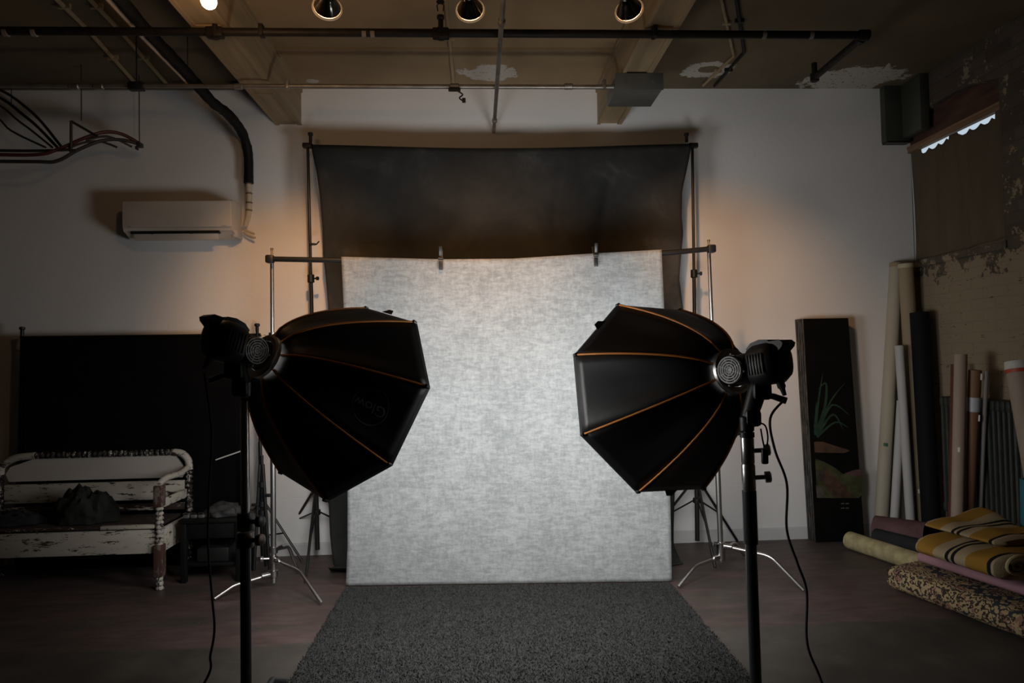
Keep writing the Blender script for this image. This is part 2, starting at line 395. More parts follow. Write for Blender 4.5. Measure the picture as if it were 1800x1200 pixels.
# painted ceiling beams
def beam(name, x0, x1, z):
    m = MB().span((x0, -3.5, z), (x1, WY, CZ))
    for y in (3.0, 3.55, 4.45):                              # plaster joints crossing the soffit
        m.span((x0-.001, y, z-.006), (x1+.001, y+.035, z))
    m.span((x1-.03, -3.5, z-.008), (x1+.004, WY, z)); m.span((x0-.004, -3.5, z-.008), (x0+.02, WY, z))
    m.span((x0-.01, -3.5, CZ-.03), (x1+.01, WY, CZ))
    return struct(name, m, M_BEAM)
beam('ceiling_beam', -1.452, -1.272, 3.137); beam('ceiling_beam', .920, 1.097, 3.137)
struct('trim_2', MB().span((-1.26, 4.36, CZ-.02), (.91, 4.46, CZ)), M_CEIL)
struct('trim_3', MB().span((-5, 4.90, CZ-.03), (-1.46, 4.98, CZ)), M_CEIL)
struct('trim_4', MB().span((1.10, 3.02, CZ-.02), (RX, 3.06, CZ)), M_CEIL)
# boxed duct wrapping the room's far corner
M_GREEN = mat('dark_green_paint', (.050, .054, .043), .55, var=.2, scale=4)
t = thing('corner_duct_box', 'dark green boxed duct hanging in the ceiling corner beside the curtained window', 'duct', (3.2, 4.95, 2.97))
x0 = P(1555, 200, Y=4.98).x
MB().box(((x0+3.295)/2, 5.005, (2.97+CZ)/2), (3.295-x0, .06, CZ-2.97-.004), bev=.004).build('duct_panel', M_GREEN, t)
MB().box((3.262, 4.86, (2.99+CZ)/2), (.066, .22, CZ-2.99-.004), bev=.004).build('side_panel', M_GREEN, t)
MB().box(((x0+3.295)/2, 5.0, 2.966), (3.285-x0, .065, .008)).build('bottom_frame', M_BLACKMETAL, t)

# --------------------------------------------------- pipes under the ceiling
def hanger(m, p, r, top=CZ):
    m.tube([V((p[0], p[1], p[2]+r)), V((p[0], p[1], top-.001))], .004, 6)
    m.box((p[0], p[1], p[2]), (.02, r*2.5, r*2.5), bev=.004)
# black sprinkler main
a = P(1520, 62, Y=3.55); bpt = P(1432, 138, Y=4.10); z = a.z
t = thing('sprinkler_pipe', 'long black iron sprinkler pipe crossing the whole ceiling and turning toward the white wall', 'pipe', (a.x, a.y, z))
l = V((-4.2, a.y, z+.01)); e = V((bpt.x, bpt.y, z))
MB().tube([l, a, ], .021, 14).build('pipe_run', M_BLACKPIPE, t)
MB().tube([a+V((0, .0, 0)), e], .020, 14).build('branch_pipe', M_BLACKPIPE, t)
MB().lathe(a+V((-.03, 0, 0)), (1, 0, 0), [(0, .028), (.05, .029), (.056, .02)]).lathe(a+V((0, .026, 0)), (0, 1, 0), [(0, .029), (.03, .028)]).build('elbow_fitting', M_BLACKPIPE, t)
MB().lathe(e-V((0, 0, .026)), (0, 0, 1), [(0, .02), (.006, .027), (.05, .027), (.054, .017), (.115, .017), (.118, .012)], 12).build('end_nipple', M_BLACKPIPE, t)
for px in (775, 378):                                  # upright heads on tees
    q = V((P(px, 60, Y=a.y).x, a.y, z)) if px != 1428 else e
    h = MB().lathe(q+V((0, 0, -.03)), (0, 0, 1), [(0, .02), (.006, .028), (.055, .028), (.062, .014), (.105, .014), (.11, .020), (.125, .020), (.13, .006)], 12)
    h.box(q, (.09, .052, .052), bev=.01)
    h.tube([q+V((-.014, 0, .12)), q+V((-.018, 0, .15)), q+V((0, 0, .17)), q+V((.018, 0, .15)), q+V((.014, 0, .12))], .003, 6)
    h.lathe(q+V((0, 0, .168)), (0, 0, 1), [(0, .022), (.003, .022)], 12)
    h.build('sprinkler_head', M_BLACKPIPE, t)
for px in (460, 1150):
    q = V((P(px, 60, Y=a.y).x, a.y, z)); h = MB().box(q+V((0, 0, .012)), (.025, .055, .06), bev=.006)
    h.build('hanger_strap', M_BLACKPIPE, t)
fl = MB()
for px in (10, 60, 640, 655, 1342, 1425):
    q = V((P(px, 60, Y=a.y).x, a.y, z)); fl.lathe(q-V((.01, 0, 0)), (1, 0, 0), [(0, .0216), (.018, .0218), (.022, .0214)], 14).cut()
fl.build_each('paint_flake', mat('flaking_white_paint', (.20, .18, .16), .8, var=.3), t, 'pale flaking paint band')
# grey conduit ending in a junction box
a = P(1086, 153, Y=4.19); l = P(-40, 150, Y=4.19)
t = thing('electrical_conduit', 'thin grey metal conduit strapped under both beams and ending at the junction box', 'pipe', (a.x, a.y, a.z))
MB().tube([l, V((-1.0, 4.19, (a.z+l.z)/2)), a-V((.014, 0, 0))], .0135, 10).build('conduit_run', M_STEELPIPE, t)
cp = MB()
for px in (132, 175, 245, 420, 800, 1000):
    q = P(px, 152, Y=4.19); cp.lathe(q-V((.03, 0, 0)), (1, 0, 0), [(0, .014), (.003, .019), (.05, .019), (.055, .014)], 12).cut()
cp.build_each('conduit_coupling', M_STEELPIPE, t)
for px in (505, 1062):
    q = P(px, 152, Y=4.19); MB().box((q.x, q.y, q.z+.012), (.022, .04, .055), bev=.004).build('hanger_strap', M_STEELPIPE, t)
q = P(240, 152, Y=4.19); hb = MB(); hanger(hb, q, .0135); hb.box(q, (.09, .05, .05), bev=.008); hb.build('hanger_strap', M_BLACKMETAL, t)
bx = V((P(1083, 158, Y=4.12).x, 4.12, P(1083, 158, Y=4.12).z))
t = thing('junction_box', 'grey metal junction box mounted under the right-hand ceiling beam', 'electrical box', (bx.x+.15, bx.y+.14, bx.z))
M_BOX = mat('grey_steel_box', (.13, .135, .125), .5, metal=.3, var=.15)
MB().box((bx.x+.145, bx.y+.145, bx.z+.05), (.29, .29, .095), bev=.006).build('box_body', M_BOX, t)
MB().box((bx.x+.145, bx.y-.004, bx.z+.05), (.30, .006, .105), bev=.002).build('cover', M_BOX, t)
MB().box((bx.x+.145, bx.y+.145, bx.z+.108), (.05, .2, .02)).build('mounting_bracket', M_BOX, t)
kn = MB()
for dx in (.06, .23): kn.lathe((bx.x+dx, bx.y-.007, bx.z+.05), (0, -1, 0), [(0, .012), (.004, .011)], 12).cut()
kn.build_each('knockout_plug', M_BOX, t)
# low pipe running from above the camera to the back wall
e = P(868, 230, Y=4.98); s = V((e.x, 1.2, e.z-.11))
t = thing('hanging_pipe', 'grey strut pipe running under the ceiling toward the white back wall above the dark backdrop', 'pipe', (e.x, 3, e.z))
MB().tube([s, V((e.x, 5.0, e.z))], .013, 10).build('pipe_run', M_STEELPIPE, t)
h = MB()
for y in (1.6, 3.25, 4.72): h.lathe((e.x, y, e.z-.11*(5-y)/3.8), (0, 1, 0), [(0, .019), (.03, .019)], 10).cut()
h.build_each('pipe_collar', M_STEELPIPE, t)
h = MB(); h.tube([V((e.x+.016, 1.615, e.z-.09)), V((e.x+.016, 1.615, CZ))], .004, 6)
h.build('hanger_rod', M_BLACKMETAL, t)
# surface conduits on the ceiling
def ceil_pipe(name, label, pts, r, m, cl=None):
    q = [P(x, y, Z=CZ-r-.002) for x, y in pts]
    t = thing(name, label, 'pipe', q[-1], 'conduits fixed to the ceiling')
    mb = MB().tube(q, r, 8); mb.build('conduit_run', m, t)
    h = MB()
    for k in range(len(q)-1):
        c = (q[k]+q[k+1])/2; h.box((c.x, c.y, CZ-r), (r*5, .02, r*2.1), bev=.002).cut()
    h.build_each('mounting_clip', m, t)
    return t
ceil_pipe('surface_conduit', 'thin tan conduit fixed to the ceiling between the first two spotlights', [(780, -40), (797, 146)], .012, M_BEAM)
ceil_pipe('surface_conduit', 'dark bent conduit on the ceiling right of the junction box', [(1290, -30), (1308, 92), (1256, 151)], .011, M_BLACKPIPE)
ceil_pipe('surface_conduit', 'pale bent conduit beside a dark one on the ceiling right of the junction box', [(1262, -30), (1290, 98), (1236, 150)], .010, M_BEAM)
ceil_pipe('surface_conduit', 'pale conduit streak at upper left, left of its twin beside the wrapped hose', [(70, -30), (150, 48), (238, 146)], .014, M_BEAM)
ceil_pipe('surface_conduit', 'pale conduit streak at upper left nearest the wrapped hose', [(130, -30), (205, 48), (292, 146)], .014, M_BEAM)
# small black sensor clamp with a curled wire under the conduit
q = P(799, 160, Y=4.19)
t = thing('wire_clamp', 'small black clamp with a curled loose wire under the conduit', 'clamp', q)
MB().box(q+V((0, -.02, .0)), (.075, .012, .022), bev=.004).build('mounting_clamp', M_BLACK, t)
MB().tube(bez([q+V((.02, -.02, -.008)), q+V((.05, -.02, -.03)), q+V((.03, -.03, -.055)), q+V((.055, -.03, -.075))]), .0045, 6).box(q+V((.057, -.03, -.07)), (.022, .02, .028), bev=.004).build('wire', M_BLACK, t)

# ------------------------------------------------------------ ceiling spots
M_LENS = emit('warm_lamp_lens', (1, .56, .25), 9)
M_RIM = bpy.data.materials.new('glowing_lamp_glass'); nt, N, L, b = nodes_of(M_RIM)
b.inputs['Base Color'].default_value = (.75, .65, .5, 1); b.inputs['Roughness'].default_value = .2
b.inputs['Emission Color'].default_value = (1, .62, .33, 1); b.inputs['Emission Strength'].default_value = .16
M_MIRROR = mat('dark_reflector_glass', (.22, .21, .20), .12, metal=.9, var=.3, scale=20)
M_SOCKET = mat('grey_green_socket', (.16, .18, .16), .4, metal=.3)
SPOT_W = 95
def spot_lamp(label, px, py, aim, watts, angle=50):
    c = P(px, py, Y=3.0); aimd = (V(aim)-c).normalized(); d = V((aimd.x*.8, aimd.y, -.20)).normalized()
    t = thing('spotlight', label, 'ceiling light', (c.x, c.y, c.z), 'warm reflector spotlights')
    MB().lathe(c-d*.125, d, [(0, .018), (.03, .020), (.034, .024), (.05, .030), (.085, .047), (.104, .058)], 24, caps=False).build('reflector_bulb', M_MIRROR, t)
    e_ = d.orthogonal().normalized(); f_ = d.cross(e_)
    MB().tube([c-d*.014+(e_*math.cos(2*PI*i/36)+f_*math.sin(2*PI*i/36))*.0605 for i in range(36)], .0052, 8, closed=True).build('bulb_rim', M_RIM, t)
    MB().lathe(c-d*.008, d, [(0, .050), (.006, .04), (.009, .02), (.010, .001)], 24).build('lens', M_LENS, t)
    MB().lathe(c-d*.21, d, [(0, .02), (.005, .025), (.07, .025), (.083, .019)], 14).build('socket', M_SOCKET, t)
    k = c-d*.20
    MB().tube([k, k+V((0, -.03, .06)), V((k.x, k.y-.03, CZ-.03))], .010, 8).build('stem', M_SOCKET, t)
    MB().lathe((k.x, k.y-.03, CZ-.002), (0, 0, -1), [(0, .05), (.012, .05), (.03, .022), (.036, .011)], 20).build('ceiling_mount', M_SOCKET, t)
    ld = bpy.data.lights.new('spot_beam', 'SPOT'); ld.energy = watts; ld.color = (1, .50, .20); ld.shadow_soft_size = .045
    ld.spot_size = math.radians(angle); ld.spot_blend = 1
    lo = bpy.data.objects.new('spot_beam', ld); COL.objects.link(lo); lo.parent = t
    lo.location = d*.03
    lo.rotation_euler = aimd.to_track_quat('-Z', 'Y').to_euler()
    return t
SP = [('leftmost of the three spotlights aimed at the backdrops, close to the left beam', 575, 18, (-1.30, 5.0, 1.78)),
      ('middle one of the three spotlights, left of the hanging pipe', 827, 22, (.12, 4.8, 1.88)),
      ('rightmost of the three spotlights, in front of the right beam', 1107, 22, (1.78, 5.0, 1.80))]
for (l, x, y, aim), wts, ang in zip(SP, (96, 80, 84), (47, 60, 47)): spot_lamp(l, x, y, aim, wts, ang)
c = P(367, -2, Y=3.0)
t = thing('lit_bulb', 'bright bare glowing bulb hanging below the left beam at the top edge', 'ceiling light', c)
MB().lathe(c+V((0, 0, -.045)), (0, 0, 1), [(0, .004), (.004, .016), (.014, .028), (.030, .034), (.048, .032), (.075, .022), (.10, .016)], 24).build('bulb', emit('warm_bulb', (1, .72, .45), 14), t)
MB().lathe(c+V((0, 0, .055)), (0, 0, 1), [(0, .018), (.045, .02), (.05, .012)], 16).build('socket', M_SOCKET, t)
MB().tube([c+V((0, 0, .10)), V((c.x, c.y, 3.13))], .006, 8).build('cord', M_BLACK, t)
ld = bpy.data.lights.new('bulb_light', 'POINT'); ld.energy = 5.0; ld.color = (1, .55, .26); ld.shadow_soft_size = .045
lo = bpy.data.objects.new('bulb_light', ld); COL.objects.link(lo); lo.parent = t; lo.location = V((0, 0, -.10))

# -------------------------------------------------- insulated line + split AC
pts = [(195, -20, 3.2), (266, 62, 3.75), (330, 130, 4.15), (372, 178, 4.4), (400, 200, 4.6), (425, 232, 4.85), (436, 270, 4.96), (437, 322, 4.975)]
q = bez([P(x, y, Y=Y) for x, y, Y in pts], 7)
t = thing('insulated_hose', 'black wrapped refrigerant hose sagging from the ceiling down to the air conditioner', 'hose', q[-1])
random.seed(3)
MB().tube(q, [.033+random.uniform(-.003, .003) for _ in q], 12).build('hose_wrap', mat('black_tape_wrap', (.006, .006, .006), .65, spec=.25, bump=.6, bscale=25), t)
st = [p+V((-.045, 0, -.012)) for p in q[:17]]
part_label(MB().tube(st, [.016*(1-.04*i) for i in range(len(st))], 8).build('drain_line', mat('dusty_white_pipe', (.42, .33, .25), .6), t), 'pale drain line beside the black wrap')
q2 = bez([P(437, 318, Y=4.975), P(438, 350, Y=4.975), P(437, 376, Y=4.98), P(431, 398, Y=4.985)], 6)
part_label(MB().tube(q2, [.021-.004*i/(len(q2)-1) for i in range(len(q2))], 12).build('hose_tail', mat('cream_tape', (.50, .43, .32), .6), t), 'cream taped lower end')
rg = MB()
for k in (1, 4, 7, 10): rg.lathe(q2[k], (q2[k+1]-q2[k]), [(0, .0215), (.006, .0235), (.012, .0215)], 12).cut()
rg.build_each('tape_band', mat('brown_tape', (.17, .12, .07), .6), t)
MB().tube(bez([P(429, 403, Y=4.99), P(436, 407, Y=4.98), P(447, 411, Y=4.97)]), .008, 8).tube(bez([P(429, 408, Y=4.99), P(436, 413, Y=4.98), P(449, 418, Y=4.97)]), .008, 8).build('drain_tail', mat('cream_tape', (.5, .43, .32), .6), t)
for (x, y, Y) in ((296, 130, 4.15), (332, 132, 4.3)):
    k = P(x, y, Y=Y)
wr = MB(); k = q[14]; wr.tube([k, V((k.x, k.y, CZ))], .003, 6)
wr.build('hanger_wire', M_BLACKMETAL, t)

A, B = P(215, 352, Y=4.83), P(407, 352, Y=4.83)
x0, x1 = A.x, B.x; zt = A.z; zb = P(300, 405, Y=4.83).z; zl = P(300, 419, Y=4.90).z
t = thing('air_conditioner', 'white wall-mounted split air conditioner high on the white back wall', 'air conditioner', ((x0+x1)/2, 4.93, zl))
M_AC = mat('white_appliance_plastic', (.58, .53, .47), .4, var=.04)
prof = [(5.031, zt-.005), (5.031, zl+.02), (4.985, zl), (4.93, zl+.004), (4.88, zb-.012), (4.845, zb), (4.832, zb+.03), (4.830, zt-.03), (4.836, zt-.012), (4.85, zt)]
MB().prism([(x0, y, z) for y, z in prof], (x1-x0, 0, 0)).build('casing', M_AC, t, smooth=False)
MB().box(((x0+x1)/2, 4.826, (zt+zb)/2+.006), (x1-x0-.008, .012, zt-zb-.03), bev=.004).build('front_panel', M_AC, t)
MB().box(((x0+x1)/2-.02, 4.853, zb-.010), (x1-x0-.14, .03, .018)).build('air_outlet', M_BLACK, t)
lv = MB().box(((x0+x1)/2-.02, 4.862, zb-.035), (x1-x0-.17, .052, .008), ax=(V((1, 0, 0)), V((0, .45, -.89)), V((0, .89, .45))), bev=.003)
lv.build('louver', M_AC, t)
cl = MB()
for f in (.26, .62): cl.box((x0+(x1-x0)*f, 4.846, zb-.012), (.014, .02, .018)).cut()
cl.build_each('louver_clip', M_BLACK, t)
MB().box((x1-.004, 4.95, zb-.012), (.04, .12, .06), bev=.01).build('pipe_cover', mat('pale_grey_plastic', (.42, .42, .42), .5), t)
mk = MB().box((x0+.05, 4.8192, zb+.028), (.028, .001, .006)).cut().box((x1-.05, 4.8192, zb+.028), (.036, .001, .006))
mk.build_each('badge', mat('grey_print', (.36, .33, .30), .5), t)
MB().box(((x0+x1)/2, 5.0325, (zt+zb)/2), (x1-x0-.1, .0025, zt-zb-.05)).build('mounting_plate', M_STEEL, t)

# ------------------------------------------ hanging pipe rack at upper left
t = thing('pipe_rack', 'dark red and black pipes bending up on thin hanging rods at far upper left', 'pipe rack', P(150, 250, Y=4.6))
M_DKRED = mat('dark_red_pipe', (.085, .022, .018), .5); M_OX = mat('tarnished_pipe', (.035, .028, .024), .5, var=.3)
def pl(*p): return bez([P(x, y, Y=Y) for x, y, Y in p], 6)
part_label(MB().tube(pl((-440, 268, 4.6), (-60, 271, 4.6), (60, 272, 4.6), (100, 263, 4.62), (150, 242, 4.65), (185, 232, 4.7), (215, 236, 4.75), (245, 252, 4.8)), .012, 8).build('pipe_line', M_DKRED, t), 'dark red pipe')
MB().tube(pl((-440, 261, 4.62), (-60, 264, 4.62), (60, 265, 4.62), (122, 263, 4.62)), .010, 8).build('pipe_line', M_OX, t)
MB().tube(pl((-440, 280, 4.6), (-60, 283, 4.6), (60, 284, 4.6), (100, 283, 4.62), (140, 262, 4.65), (180, 247, 4.7), (215, 246, 4.75), (247, 254, 4.8)), .012, 8).build('pipe_line', M_OX, t)
MB().tube(pl((120, 260, 4.63), (150, 250, 4.66), (178, 249, 4.7), (206, 259, 4.74)), .008, 8).build('pipe_line', M_OX, t)
MB().tube(pl((150, 246, 4.65), (190, 240, 4.7), (232, 258, 4.78)), .008, 8).build('pipe_line', M_OX, t)
MB().tube([P(125, 213, Y=4.62), P(125, 265, Y=4.62)], .009, 6).tube([P(125, 213, Y=4.62), P(172, 240, Y=4.62)], .009, 6).tube([P(122, 265, Y=4.62), P(135, 264, Y=4.62)], .009, 6).build('support_bracket', M_OX, t)
for x, Y, y1 in ((143, 4.63, 212), (245, 4.8, 250)):
    e = P(x, y1, Y=Y); MB().tube([e, V((e.x, e.y, CZ))], .0035, 6).build('hanger_rod', M_OX, t)
e = P(246, 255, Y=4.8); MB().box(e, (.03, .05, .03), bev=.005).box(e+V((-.02, 0, -.02)), (.015, .03, .025), bev=.004).build('end_clamp', M_OX, t)
t = thing('cable_bundle', 'bundle of dusty cables drooping from the left edge toward the pipe rack', 'cables', P(60, 220, Y=4.9))
for i, (a, c, d) in enumerate((((-40, 142), (50, 192), (108, 258)), ((-40, 155), (45, 205), (100, 258)), ((-40, 168), (36, 215), (92, 259)), ((-40, 190), (20, 230), (80, 259)))):
    MB().tube(pl((a[0]-260, a[1]-70, 4.95), (*a, 4.93), (*c, 4.9), (*d, 4.72)), .010 if i < 2 else .007, 8).build('cable', M_OX if i != 1 else M_BLACKPIPE, t)
e = P(20, 185, Y=4.91); MB().tube([e, V((e.x, e.y, CZ))], .003, 6).build('hanger_wire', M_OX, t)

# ================================================================ BACKDROPS
def tripod(parent, top, foot_pts, hub_z, brace_z, r=.014, low=.08):
    """one stand: pole with collars, three legs and braces; foot_pts on the floor"""
    top = V(top); bx, by = top.x, top.y
    ax = sum((V(f) for f in foot_pts), V())/3
    base = V((ax.x, ax.y, low))
    up = (top-base)
    def on(z): return base + up*((z-low)/up.z)
    p = MB().tube([base, on(hub_z+.35)], r*1.15, 12).tube([on(hub_z+.35), on((hub_z+.35+top.z)/2+.1)], r*.92, 12).tube([on((hub_z+.35+top.z)/2+.1), top], r*.72, 12)
    po = p.build('pole', M_BLACKMETAL, parent)
    k = MB()
    for z in (hub_z+.35, (hub_z+.35+top.z)/2+.1):
        c = on(z); k.lathe(c-V((0, 0, .03)), up, [(0, r*1.3), (.004, r*1.7), (.056, r*1.7), (.06, r*1.2)], 12)
        k.lathe(c+V((r*1.5, -.004, 0)), (1, -.2, 0), [(0, .006), (.018, .006), (.02, .014), (.034, .014), (.036, .009)], 10).cut()
    k.lathe(on(hub_z)-V((0, 0, .03)), up, [(0, r*1.5), (.004, r*2.3), (.055, r*2.3), (.06, r*1.5)], 12).cut()
    k.lathe(on(brace_z)-V((0, 0, .02)), up, [(0, r*1.4), (.004, r*2.0), (.036, r*2.0), (.04, r*1.4)], 12)
    k.build_each('collar', M_BLACK, po)
    for f in foot_pts:
        f = V((f[0], f[1], .012)); h = on(hub_z); d = (f-h)
        l = MB().tube([h+V((d.x, d.y, 0)).normalized()*r*1.6, f], .0095, 8).build('leg', M_BLACKMETAL, po)
        mid = h+d*.52; MB().tube([on(brace_z)+V((d.x, d.y, 0)).normalized()*r*1.5, mid], .0065, 6).build('brace', M_BLACKMETAL, po)
    return po

# dark muslin on a tripod stand, nearest the wall
BY = 4.83
cl_, cr_ = P(534, 256, Y=BY), P(1225, 254, Y=BY)
t = thing('backdrop_stand', 'tall black crossbar stand on two tripods holding the dark backdrop', 'backdrop stand', ((cl_.x+cr_.x)/2, BY, 0))
lf = [G(537, 1026), G(492, 962), V((-.82, 4.97, 0))]
rf = [G(1257, 1000), G(1296, 953), V((1.16, 4.96, 0))]
pl_ = P(546, 254, Y=BY); pr_ = P(1214, 254, Y=BY)
tripod(t, P(541, 259, Y=BY), lf, .50, .34)
tripod(t, P(1217, 259, Y=BY), rf, .50, .36)
zc = pl_.z
cpts = [cl_, P(600, 257, Y=BY), P(880, 263, Y=BY), P(1150, 256, Y=BY), cr_]
MB().tube(bez(cpts, 5), .0085, 10).build('crossbar', M_BLACKMETAL, t)
fn = MB()
for px in (546, 1207):
    q = P(px, 253, Y=BY); fn.lathe(q+V((0, 0, .012)), (0, 0, 1), [(0, .012), (.045, .012), (.05, .018), (.066, .018), (.07, .01)], 12).cut()
fn.build_each('wing_knob', M_BLACK, t)
for px, s in ((541, -1), (1218, 1)):
    q = P(px, 256, Y=BY); MB().box(q, (.07, .045, .035), bev=.008).build('bar_clamp', M_BLACK, t)
k = MB()
for px, py in ((550, 429),): 
    q = P(px, py, Y=BY); k.tube([q, q+V((.03, -.02, -.004)), q+V((.05, -.03, .014))], .005, 6).box(q, (.035, .03, .014), bev=.003)
k.build('cord_hook', M_BLACK, t)

Lp = [(546, 254), (556, 300), (562, 340), (567, 400), (568, 450), (572, 480), (577, 540), (576, 700), (577, 860), (580, 940), (585, 985), (590, 1018)]
Rp = [(1216, 253), (1209, 290), (1199, 335), (1198, 380), (1201, 410), (1197, 450), (1194, 490), (1201, 545), (1196, 700), (1186, 860), (1184, 930), (1184, 958)]
def muslin(u, v):
    if v < .93:
        vv = v/.93
        (xa, ya), (xb, yb) = lerp_poly(Lp, vv), lerp_poly(Rp, vv)
        x = xa+(xb-xa)*u; y = ya+(yb-ya)*u
        sag = 7*math.sin(PI*u)*(1-vv)
        fold = .018*math.sin(u*23+vv*2.5)*(.3+vv)+.02*math.sin(u*9-vv*4)*vv + .030*noise.noise(V((u*7, vv*3, 1)))
        crease = .06*math.exp(-((u-.80+.22*(vv-.1))/.018)**2)*math.exp(-((vv-.13)/.10)**2) + .05*math.exp(-((u-.66+.1*(vv-.1))/.02)**2)*math.exp(-((vv-.15)/.09)**2)
        Yd = BY-.042 - .04*vv + min(.03, fold)*1.0 + crease*.7 - .02
        return P(x, y+sag, Y=min(Yd, BY-.022))
    k = (v-.93)/.07                                          # hem spilling on the floor
    p = muslin(u, .9299); return V((p.x, p.y-.22*k, max(.008, p.z*(1-k*1.4)+.01+.012*math.sin(u*31))))
mu = MB().grid(120, 90, muslin).build('muslin_backdrop', m_muslin(), None, solid=.003)
tag(mu, 'dark charcoal cloth backdrop hanging behind and above the pale grey one', 'backdrop')

# pale canvas hung from a crossbar between two chrome stands
YL, YR = 4.33, 4.22
def gy(x): return YL+(YR-YL)*(x-480)/(1258-480)
BARY = [(474, 455), (600, 457.5), (775, 462), (900, 461), (1047, 451.5), (1163, 445), (1251, 437)]
def bar_y(x):
    for (xa, ya), (xb, yb) in zip(BARY, BARY[1:]):
        if x <= xb: return ya+(yb-ya)*(x-xa)/(xb-xa)
    return 437
def cstand(label, topx, topy, colb, feet, Y):
    top = P(topx, topy, Y=Y); bot = P(*colb, Y=Y); bot.z = max(.03, bot.z)
    t = thing('c_stand', label, 'light stand', (bot.x, bot.y, 0), 'chrome turtle-base stands')
    def on(z): return bot+(top-bot)*((z-bot.z)/(top.z-bot.z))
    MB().tube([bot, on(1.0)], .0165, 14).tube([on(1.0), on(1.55)], .0140, 14).tube([on(1.55), top-V((0, 0, .02))], .0115, 14).build('column', M_CHROME, t)
    k = MB()
    for z in (1.0, 1.55):
        c = on(z); k.lathe(c-V((0, 0, .025)), (0, 0, 1), [(0, .017), (.004, .022), (.05, .022), (.054, .014)], 14)
        k.lathe(c+V((-.018, 0, 0)), (-1, -.3, 0), [(0, .006), (.02, .006), (.022, .013), (.034, .013)], 10).cut()
    k.build_each('riser_knob', M_STEEL, t)
    for (h, bend, foot) in feet:
        hp = on(h); fp = V((foot[0], foot[1], .014))
        d = V((fp.x-hp.x, fp.y-hp.y, 0)); 
        bp = hp+d*bend+V((0, 0, -.018))
        c0 = hp+d*(bend-.10)+V((0, 0, -.015)); c1 = bp+(fp-bp)*.16
        l = MB().tube([hp+d.normalized()*.02, hp+d*bend*.5+V((0, 0, -.009))]+[c0*(1-k/6)**2+bp*2*(k/6)*(1-k/6)+c1*(k/6)**2 for k in range(7)]+[fp], .0105, 10)
        lo = l.build('leg', M_CHROME, t)
        MB().lathe(hp-V((0, 0, .022)), (0, 0, 1), [(0, .020), (.004, .027), (.04, .027), (.044, .020)], 14).lathe(hp+d.normalized()*.024, d, [(0, .016), (.05, .015), (.054, .011)], 12).build('leg_collar', M_STEEL, lo)
        MB().lathe(fp-V((0, 0, .013)), (fp-bp), [(0, .0125), (.02, .0125)], 10).build('foot_cap', M_RUBBER, lo) if False else None
    hp = on(feet[0][0]); s = -1 if topx < 900 else -1
    MB().tube([hp+V((s*.02, -.02, .012)), hp+V((s*.055, -.03, .014))], .006, 8).lathe(hp+V((s*.05, -.03, .014)), (s, -.3, 0), [(0, .012), (.006, .017), (.018, .017), (.022, .01)], 10).build('base_knob', M_STEEL, t)
    MB().tube([top-V((0, 0, .03)), top+V((0, 0, .045))], .007, 8).lathe(top+V((0, 0, .045)), (0, 0, 1), [(0, .009), (.012, .009)], 10).build('top_pin', M_STEEL, t)
    return t, top
fA, fB = G(565, 1064), G(377, 1056); back = G(525, 1010)
cstand('chrome turtle-base stand left of the pale grey backdrop, beside the white bench', 478, 452, (481, 1036),
       [(P(482, 983, Y=YL).z, .58, fA), (P(478, 1008, Y=YL).z, .68, fB), (P(488, 972, Y=YL).z+.02, .6, back)], YL)
gA, gB = G(1193, 1035), G(1413, 1041)
cstand('chrome turtle-base stand right of the pale grey backdrop, before the white wall', 1246, 437, (1268, 986),
       [(P(1268, 958, Y=YR).z, .62, gB), (P(1267, 978, Y=YR).z, .62, gA), (P(1266, 968, Y=YR).z, .6, V((1.78, 4.62, 0)))], YR)
a, b_ = P(474, 455, Y=YL-.052), P(1251, 437, Y=YR-.052)
t = thing('backdrop_crossbar', 'black horizontal crossbar between the chrome stands carrying the pale grey backdrop', 'crossbar', ((a+b_)/2))
MB().tube(bez([P(x, bar_y(x), Y=gy(x)-.052) for x in (474, 540, 600, 690, 775, 900, 1047, 1163, 1251)], 5), .0165, 14).build('bar', M_BLACKMETAL, t)
e = MB()
for q in (a, b_): e.box(q+V((0, .006, 0)), (.05, .05, .05), bev=.01).cut()
e.build_each('mounting_sleeve', M_BLACK, t)
gl = [(600, 456), (604, 540), (608, 700), (611, 860), (611, 960), (608, 1030)]
gr_ = [(1163, 443), (1168, 560), (1174, 740), (1178, 870), (1180, 960), (1181, 1022)]
bl_, br_ = G(608, 1031), G(1181, 1023)
def canvas(u, v):
    (xa, ya), (xb, yb) = lerp_poly(gl, v), lerp_poly(gr_, v)
    x = xa+(xb-xa)*u; yt = bar_y(600+563*u)-6.5; y = yt+(1030-8*u-yt)*v; x = lerp_poly(gl, min(1, max(0, v)))[0]; x += (lerp_poly(gr_, min(1, max(0, v)))[0]-x)*u
    ytop = gy(x)-.052-.024; ybot = bl_.y+(br_.y-bl_.y)*u
    w = .010*math.sin(u*11+v*2)*v*(1-v)*3+.008*noise.noise(V((u*5, v*4, 3)))*min(1, v*4)
    p = P(x, y, Y=ytop+(ybot-ytop)*v - abs(w) - .025*math.exp(-((v-.93)/.05)**2)*(.4+.6*math.sin(u*9+1)**2)*0)
    return V((p.x, p.y, max(p.z, .006)))
cv = MB().grid(90, 80, canvas).build('canvas_backdrop', m_canvas(), None, solid=.0025)
tag(cv, 'pale grey mottled painted canvas backdrop reaching the floor behind the carpet', 'backdrop')
